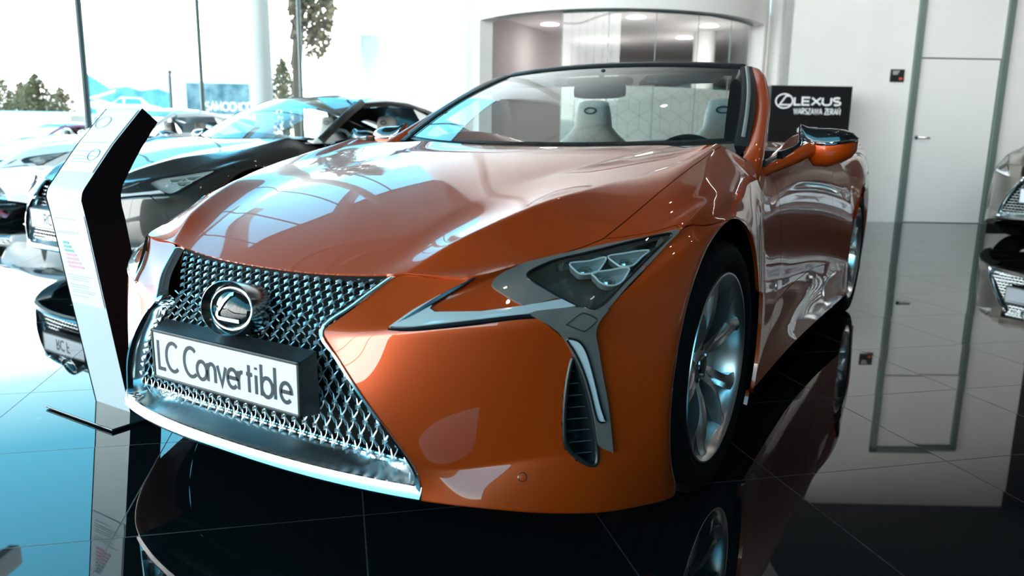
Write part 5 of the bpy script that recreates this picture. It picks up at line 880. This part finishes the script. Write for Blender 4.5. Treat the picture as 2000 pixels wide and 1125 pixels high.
def build_mirror(E_, s, pm, main):
    X_ = lambda x, y, z: Vector((s*x, y, z))
    a = MB(); arm = crom([(.865, .70, .895), (.905, .775, .922), (.95, .84, .952), (.985, .90, .978), (1.03, .95, .990)], 5)
    a.tube([X_(*p) for p in arm], [.020+.016*(i/len(arm))**1.6 for i in range(len(arm))], 14, flat=(.8, 1.0)); ao = a.build('mirror', pm, E_)
    rows = []; secs = [(.935, .002, .010, .012, 1.058), (.945, .028, .030, .030, 1.035), (.965, .045, .046, .048, 1.010), (.995, .062, .058, .066, .996), (1.04, .070, .062, .064, .992), (1.085, .064, .052, .056, .998), (1.118, .048, .034, .044, 1.004), (1.134, .022, .015, .024, 1.006)]
    for x, hy, hu, hd, zc in secs:
        row = []
        for k in range(24):
            t = 2*pi*k/24; cy_, sz_ = cos(t), sin(t); row.append(X_(x, .945+.10*(x-.93)+hy*abs(cy_)**.8*(1 if cy_ > 0 else -1), zc+(hu if sz_ > 0 else hd*1.2)*abs(sz_)**.85*(1 if sz_ > 0 else -1)))
        rows.append(row)
    h = MB(); h.grid(rows, True, caps=True); lower = h.build('mirror_cap', pm, ao, ang=1.2)
    # black upper shell and chrome line, slightly proud of the cap
    u = MB(); ur = []
    for (x, hy, hu, hd, zc) in secs:
        row = []
        for k in range(13):
            t = pi*k/12; row.append(X_(x, .945+.10*(x-.93)+(hy+.0022)*abs(cos(t))**.8*(1 if cos(t) > 0 else -1), zc+.012+(hu-.010)*abs(sin(t))**.85))
        ur.append(row)
    u.grid(ur); u.build('mirror_shell', M['black'], ao, ang=1.2)
    ch = MB(); front = [X_(x, .945+.10*(x-.93)-hy-.003, zc+.006) for x, hy, hu, hd, zc in secs]
    ch.tube(crom(front[1:], 3), .0065, 8, flat=(.5, 1)); ch.tube(crom([X_(.93, .905, .955), X_(.948, .895, .985), X_(.962, .895, 1.004), front[3]], 5), .0048, 6); ch.tube(crom([X_(.962, .896, 1.004), X_(.945, .90, 1.03), X_(.936, .93, 1.058)], 4), .004, 6); ch.build('chrome_line', M['chrome'], ao)
    bk = MB(); bk.tube(crom([X_(.905, .775, .952), X_(.93, .83, .965), X_(.95, .88, .99), X_(.945, .92, 1.03)], 5), [.020]*6+[.018]*5+[.014]*5, 10, flat=(.6, 1)); bk.build('arm_cover', M['black'], ao)
    g = MB(); gr = [X_(x, .945+.10*(x-.93)+hy+.001, zc) for x, hy, hu, hd, zc in secs]
    g.add([X_(.97, 1.016, 1.04), X_(1.11, 1.018, 1.03), X_(1.115, 1.018, .975), X_(.975, 1.016, .96)], [(0, 1, 2, 3)]); g.build('mirror_glass', M['chrome'], ao)
def glass_sheet(rowsfn, nu=24, nv=12):
    mb = MB(); mb.grid([[rowsfn(u/nu*2-1, v/nv) for u in range(nu+1)] for v in range(nv+1)]); return mb
def ws(u, v, wb=.755, wt=.585):
    "windshield surface: u across (-1..1), v from cowl to header"
    x = u*(wb+(wt-wb)*v)*(1+.02*sin(pi*v)); q = abs(u)**2.1
    y = (.50+.26*q)+(1.30+.085*q-.50-.26*q)*v; z = (.975+.03*q)+(1.345-.975-.05*q-.0*v)*v+.022*sin(pi*v)
    return Vector((x, y, z))
def build_open_top(E_, pm):
    W = glass_sheet(lambda u, v: ws(u*.985, .01+v*.955), 30, 14).build('windshield', M['windshield'], E_)
    fr = MB()   # dark ceramic border
    def bandpt(u, v, d): p = ws(u, v); return p+Vector((0, d*.86, -d*.5))
    fr.grid([[bandpt(u/30*1.99-.995, v, .004) for u in range(31)] for v in (.90, .93, .97, .985)])
    for s in (-1, 1): fr.grid([[bandpt(s*u, v/14, .004) for u in (.945-.02*sin(pi*v/14), .97, .995)] for v in range(15)])
    fr.grid([[bandpt(u/30*1.99-.995, v, .004) for u in range(31)] for v in (-.02, .0, .035)])
    fr.build('glass_border', M['satin_black'], W)
    # header rail
    hd = MB(); rows = []
    for k in range(31):
        u = k/30*2-1; p = ws(u, .975); n_ = Vector((0, -.40, .92)); 
        rows.append([p+Vector((0, -.004, .003)), p+Vector((0, .006, .012)), p+Vector((0, .035, .022)), p+Vector((0, .075, .018)), p+Vector((0, .09, -.004)), p+Vector((0, .07, -.030)), p+Vector((0, .02, -.022)), p+Vector((0, .004, -.006))])
    hd.grid(rows, True, caps=True); H_ = hd.build('header_rail', M['satin_black'], E_, ang=.9)
    for s in (1, -1):
        # outer pillar
        P = crom([(.838, .60, .87), (.830, .70, .965), (.775, .985, 1.115), (.735, 1.12, 1.19), (.69, 1.245, 1.262), (.645, 1.325, 1.302), (.59, 1.385, 1.322)], 5)
        n = len(P); pr = MB(); rows = []
        for i, p in enumerate(P):
            a = P[max(0, i-1)]; b = P[min(n-1, i+1)]; t = (b-a).normalized(); o = Vector((.80, -.15, .45)); o = (o-t*o.dot(t)).normalized(); w = t.cross(o).normalized()
            if w.y > 0: w = -w
            q = i/(n-1); wd = (.024 if q < .6 else .024-(q-.6)*.035)+.02*max(0, 1-q*5); fat = (.028 if q < .5 else .028-(q-.5)*.022)+.012*max(0, 1-q*4); p = p+Vector((.008-.004*q, .022*min(1, q*4)+.012*q, -.004*q))
            rows.append([Vector((s*v.x, v.y, v.z)) for v in [p+w*wd*.9+o*(-.030), p+w*wd*.95, p+w*wd*.55+o*fat*.72, p+o*fat, p-w*wd*.6+o*fat*.7, p-w*wd, p-w*wd+o*(-.030)]])
        pr.grid(rows, True, caps=True); po = pr.build('windshield_pillar', pm, E_, ang=1.1)
        bp = MB(); br = []
        for i in range(15):
            v = i/14*1.05-.06; p = ws(s*1.0, v); q = ws(s*1.0, min(1, v+.05)); 
            br.append([p+Vector((-s*.006, -.004, .004)), p+Vector((s*.010, -.002, .006)), p+Vector((s*.042, .012, .004)), p+Vector((s*.045, .045, -.02)), p+Vector((0, .03, -.03))])
        bp.grid(br, True, caps=True); bo = bp.build('pillar_seal', M['satin_black'], po, ang=.9)
        mo = MB(); mo.tube([ws(s*1.0, .02+i/14*.95)+Vector((s*.022, -.006, .008)) for i in range(15)], .0055, 6, flat=(1.3, .5)); mo.build('pillar_moulding', mat('pillar moulding grey', (.35, .37, .36), .3, .6), po)
    # cowl
    cw = MB(); cw.grid([[Vector((x_, .44+.25*(abs(x_)/.8)**2, .948)), Vector((x_, .50+.26*(abs(x_)/.78)**2.1, .962)), Vector((x_, .60+.26*(abs(x_)/.78)**2.1, .955))] for x_ in [-.78+1.56*k/24 for k in range(25)]]); co_ = cw.build('cowl_cover', M['satin_black'], E_)
    for s, x0, x1 in ((1, .35, -.30), (1, .66, .12)):
        wi = MB(); wi.tube([(x0, .60, .962), ((x0+x1)/2, .535, .974), (x1, .520, .976)], .005, 6); wi.build('wiper', M['matte_black'], E_)
    # dashboard, tub, rear
    ds = MB(); rows = []
    for k in range(21):
        x = -.76+1.52*k/20; hump = .018*math.exp(-((x-.38)/.2)**2)
        rows.append([(x, .62+.22*(abs(x)/.76)**2, .955), (x, .85, .962+hump), (x, 1.05, .955+hump*1.6), (x, 1.13, .93+hump), (x, 1.12, .80), (x, 1.02, .55), (x, 1.0, .3)])
    ds.grid(rows); do = ds.build('dashboard', M['dark_trim'], E_, ang=.8)
    scn = MB(); scn.box((.0, 1.06, .955), (.30, .012, .05)); scn.build('centre_screen', M['black'], do, smooth=False)
    tb = MB()
    tb.box((0, 1.65, .22), (1.66, 1.5, .04)); tb.box((0, 2.38, .62), (1.5, .06, .74))
    for s in (-1, 1): tb.box((s*.80, 1.55, .60), (.03, 1.6, .74))
    tb.box((0, 1.7, .42), (.22, 1.2, .36)); tb.build('cabin_tub', M['dark_trim'], E_, smooth=False)
    for s in (-1, 1): seat_parts(E_, s*.375, 1.90, M['leather'], 1.225, 'seat')
    rs = MB(); rows = []
    for k in range(17):
        x = -.62+1.24*k/16; b = .02*cos(4*pi*x/1.24*.5)
        rows.append([(x, 2.18, .62), (x, 2.24, .95+b), (x, 2.30, 1.0+b), (x, 2.38, 1.0+b), (x, 2.42, .6)])
    rs.grid(rows); rs.build('rear_seat', M['leather'], E_, ang=.8)
    wd = MB(); wd.box((0, 2.33, 1.05), (1.0, .012, .14)); 
    # steering wheel
    sw = MB(); c = Vector((.385, 1.26, .86)); R = Matrix.Rotation(radians(-24), 3, 'X'); sp = lambda a, r, h=0: c+R @ Vector((r*cos(a), -h, r*sin(a)))
    sw.tube([sp(2*pi*k/40, .178) for k in range(40)], .014, 10, closed=True); sw.lathe([(.001, .02), (.05, .018), (.062, -.01)], 24, lambda r, a, h: sp(a, r, h-.02))
    for a in (0, pi, -pi/2): sw.tube([sp(a, .05), sp(a, .17)], .012, 8, flat=(1.3, .5))
    sw.tube([c+Vector((0, -.02, 0)), Vector((.385, 1.05, .84))], .03, 10); wo = sw.build('steering_wheel', M['dark_trim'], E_, ang=1)
    ss = MB(); ss.tube([sp(a, .09, .012) for a in (-.5, -.3, -.1)]+[sp(-.1, .15, .01)], .006, 6); ss.build('spoke_trim', M['satin_chrome'], wo)
    # inside mirror and sun visor
    rm = MB(); rows = []
    for k in range(13):
        x = -.005+(-.125+.25*k/12); t = 1-.28*(abs(k-6)/6)**4; rows.append([(x, 1.20+.014*cos(a), 1.222+.034*t*sin(a)) for a in [2*pi*j/14 for j in range(14)]])
    rm.grid(rows, True, caps=True); rm.tube([(0, 1.20, 1.24), (0, 1.20, 1.285), (0, 1.225, 1.315)], .012, 8); rm.build('inside_mirror', M['dark_trim'], E_, ang=.9)
    cb = MB(); cb.box((-.02, 1.235, 1.268), (.30, .09, .035)); cb.build('sensor_box', M['dark_trim'], E_, bevel=.012)
    for s in (-1, 1):
        sv = MB(); sv.box((s*.34, 1.305, 1.275), (.36, .10, .014), Matrix.Rotation(radians(24), 3, 'X')); sv.build('sun_visor', M['leather'], E_, bevel=.006)
        hd2 = MB(); hd2.lathe([(.001, .004), (.02, .003), (.026, -.002)], 16, lambda r, a, h, s=s: (s*.30+r*cos(a)*1.6, 1.23, 1.262+h*1.0+r*sin(a)*.5)); hd2.build('roof_latch', M['bezel'], E_)
    for s in (-1, 1):   # belt trim
        bt = MB(); bt.tube([(s*.872, .70, .928), (s*.868, 1.15, .962), (s*.868, 1.6, .978), (s*.868, 2.2, .980)], .013, 8, flat=(.7, 1)); bt.build('belt_trim', M['satin_black'], E_)
def build_coupe_top(E_, pm, seats):
    W = glass_sheet(lambda u, v: ws(u*.97, .01+v*.97), 20, 10).build('windshield', M['windshield'], E_)
    cw = MB(); cw.grid([[Vector((x_, .44+.25*(abs(x_)/.8)**2, .948)), Vector((x_, .60+.26*(abs(x_)/.78)**2.1, .955))] for x_ in [-.78+1.56*k/12 for k in range(13)]]); cw.build('cowl_cover', M['satin_black'], E_)
    def sec(t): # roof sections from header to tail: half width, yc, ye, zc, ze
        T = [(0, .585, 1.30, 1.385, 1.345, 1.295), (.3, .60, 1.62, 1.68, 1.385, 1.325), (.5, .605, 1.9, 1.93, 1.385, 1.322), (.75, .60, 2.25, 2.25, 1.335, 1.272), (1, .585, 2.55, 2.52, 1.255, 1.195)]
        return [interp(t, [(a[0], a[i]) for a in T]) for i in range(1, 6)]
    rf = MB(); rows = []
    for k in range(21):
        w, yc, ye, zc, ze = sec(k/20); rows.append([Vector((u*w, yc+(ye-yc)*abs(u)**2, zc+(ze-zc)*abs(u)**2.4)) for u in [j/10-1 for j in range(21)]])
    rf.grid(rows); rf.grid([[p-Vector((0, 0, .03)) for p in r] for r in rows]); rf.build('roof', pm, E_, ang=1)
    rg = MB(); rg.grid([[Vector((u*(.57+.02*v), (2.55-.03*u*u)+(3.22-2.55)*v, 1.25-.06*u*u+(1.03-1.25+.02*u*u)*v+.03*sin(pi*v))) for u in [j/8-1 for j in range(17)]] for v in [k/8 for k in range(9)]]); rg.build('rear_window', M['side_glass'], E_)
    for s in (-1, 1):
        edge = [ws(s*1.0, v/8*.99) for v in range(9)]; rail = [Vector((s*(sec(k/10)[0]+.002), sec(k/10)[2], sec(k/10)[4])) for k in range(11)]
        tail = [Vector((s*.60, 2.75, 1.13)), Vector((s*.63, 3.0, 1.06)), Vector((s*.66, 3.25, 1.01))]
        top = edge+rail+tail
        pl = MB(); pl.grid([[p+Vector((-s*.03, 0, -.012)), p+Vector((0, -.004, .004)), p+Vector((s*.030, 0, -.012)), p+Vector((s*.040, .01, -.045)), p+Vector((s*.01, .02, -.05))] for p in top], True, caps=True); pl.build('roof_rail', pm, E_, ang=1.2)
        # rear pillar
        cp = MB(); A = [Vector((s*.625, 2.12, 1.25)), Vector((s*.62, 2.45, 1.175)), Vector((s*.64, 2.8, 1.09)), Vector((s*.67, 3.25, 1.0))]; B = [Vector((s*.80, 2.42, 1.02)), Vector((s*.86, 2.48, .985)), Vector((s*.88, 2.85, .985)), Vector((s*.84, 3.3, .97))]
        cp.grid([crom([a, (a+b)/2+Vector((s*.025, 0, .01)), b], 3) for a, b in zip(A, B)]); cp.build('rear_pillar', pm, E_, ang=1.2)
        bt = MB(); bt.tube([(s*.872, .72, .94), (s*.866, 1.15, .97), (s*.866, 1.8, .982), (s*.86, 2.42, .985)], .013, 8); bt.tube([(s*.86, 2.42, .985), (s*.74, 2.35, 1.13), (s*.64, 2.15, 1.235)], .012, 6); bt.build('window_trim', M['black'], E_)
        qw = MB(); qw.add([(s*.85, 1.98, .985), (s*.85, 2.40, .985), (s*.66, 2.15, 1.215), (s*.665, 1.96, 1.265)], [(0, 1, 2, 3)]); qw.build('quarter_window', M['side_glass'], E_)
    ds = MB(); ds.grid([[(x, .72, .95), (x, 1.1, .95), (x, 1.12, .6)] for x in (-.76, -.3, .3, .76)]); ds.build('dashboard', M['dark_trim'], E_, ang=.5)
    tb = MB(); tb.box((0, 1.9, .25), (1.66, 2.0, .04)); tb.box((0, 2.7, .62), (1.5, .06, .7))
    for s in (-1, 1): tb.box((s*.82, 1.8, .58), (.03, 2.1, .72))
    tb.build('cabin_tub', M['dark_trim'], E_, smooth=False)
    for s in (-1, 1): seat_parts(E_, s*.375, 1.90, M[seats], 1.20, 'seat')
    sw = MB(); c = Vector((.385, 1.26, .90)); R = Matrix.Rotation(radians(-24), 3, 'X'); sw.tube([c+R @ Vector((.178*cos(a), 0, .178*sin(a))) for a in [2*pi*k/32 for k in range(32)]], .015, 8, closed=True)
    for a in (0, pi, -pi/2): sw.tube([c, c+R @ Vector((.17*cos(a), 0, .17*sin(a)))], .016, 6)
    sw.build('steering_wheel', M[seats], E_)
# ---------------------------------------------------------------- place them
make_car('convertible_car', 'orange open-top convertible car in the foreground with a lettered show plate', (0, 0, 0), 0, M['orange'], main=True, roof=False, level=4, text_='LC Convertible')
make_car('coupe_car', 'dark graphite coupe parked left of the orange convertible, white seats inside', (-3.62, 1.50, 0), radians(-2), M['graphite'], level=3, text_='RC F', seats='cream')
make_car('white_car', 'white car cut by the left picture edge behind the display stand', (-8.75, 3.3, 0), radians(-2), M['white_paint'], level=3, text_=None)
make_car('red_car', 'wine red car parked outside the glass at the far left', LD(-10.0, 16.3, -.12)-Vector((.75, .9, 0)), 0, M['red_paint'], level=2)
make_car('silver_car', 'silver estate car outside, its side windows seen over the coupe bonnet', LD(-6.3, 17.2, -.12), radians(48), M['silver_paint'], level=2, scale=(1, 1, 1.14))
make_car('grey_suv', 'warm grey car at the right picture edge with a white show plate', (2.70, 8.05, 0), radians(-36), M['taupe_paint'], level=3, scale=(1, 1, 1.22), text_='NX')
make_car('black_car', 'black car standing to the right of the orange convertible, reflected in its door', (4.45, 3.0, 0), 0, M['black'], level=2)
for o in list(bpy.data.objects):
    if o.name.startswith('shell'): bpy.data.objects.remove(o)
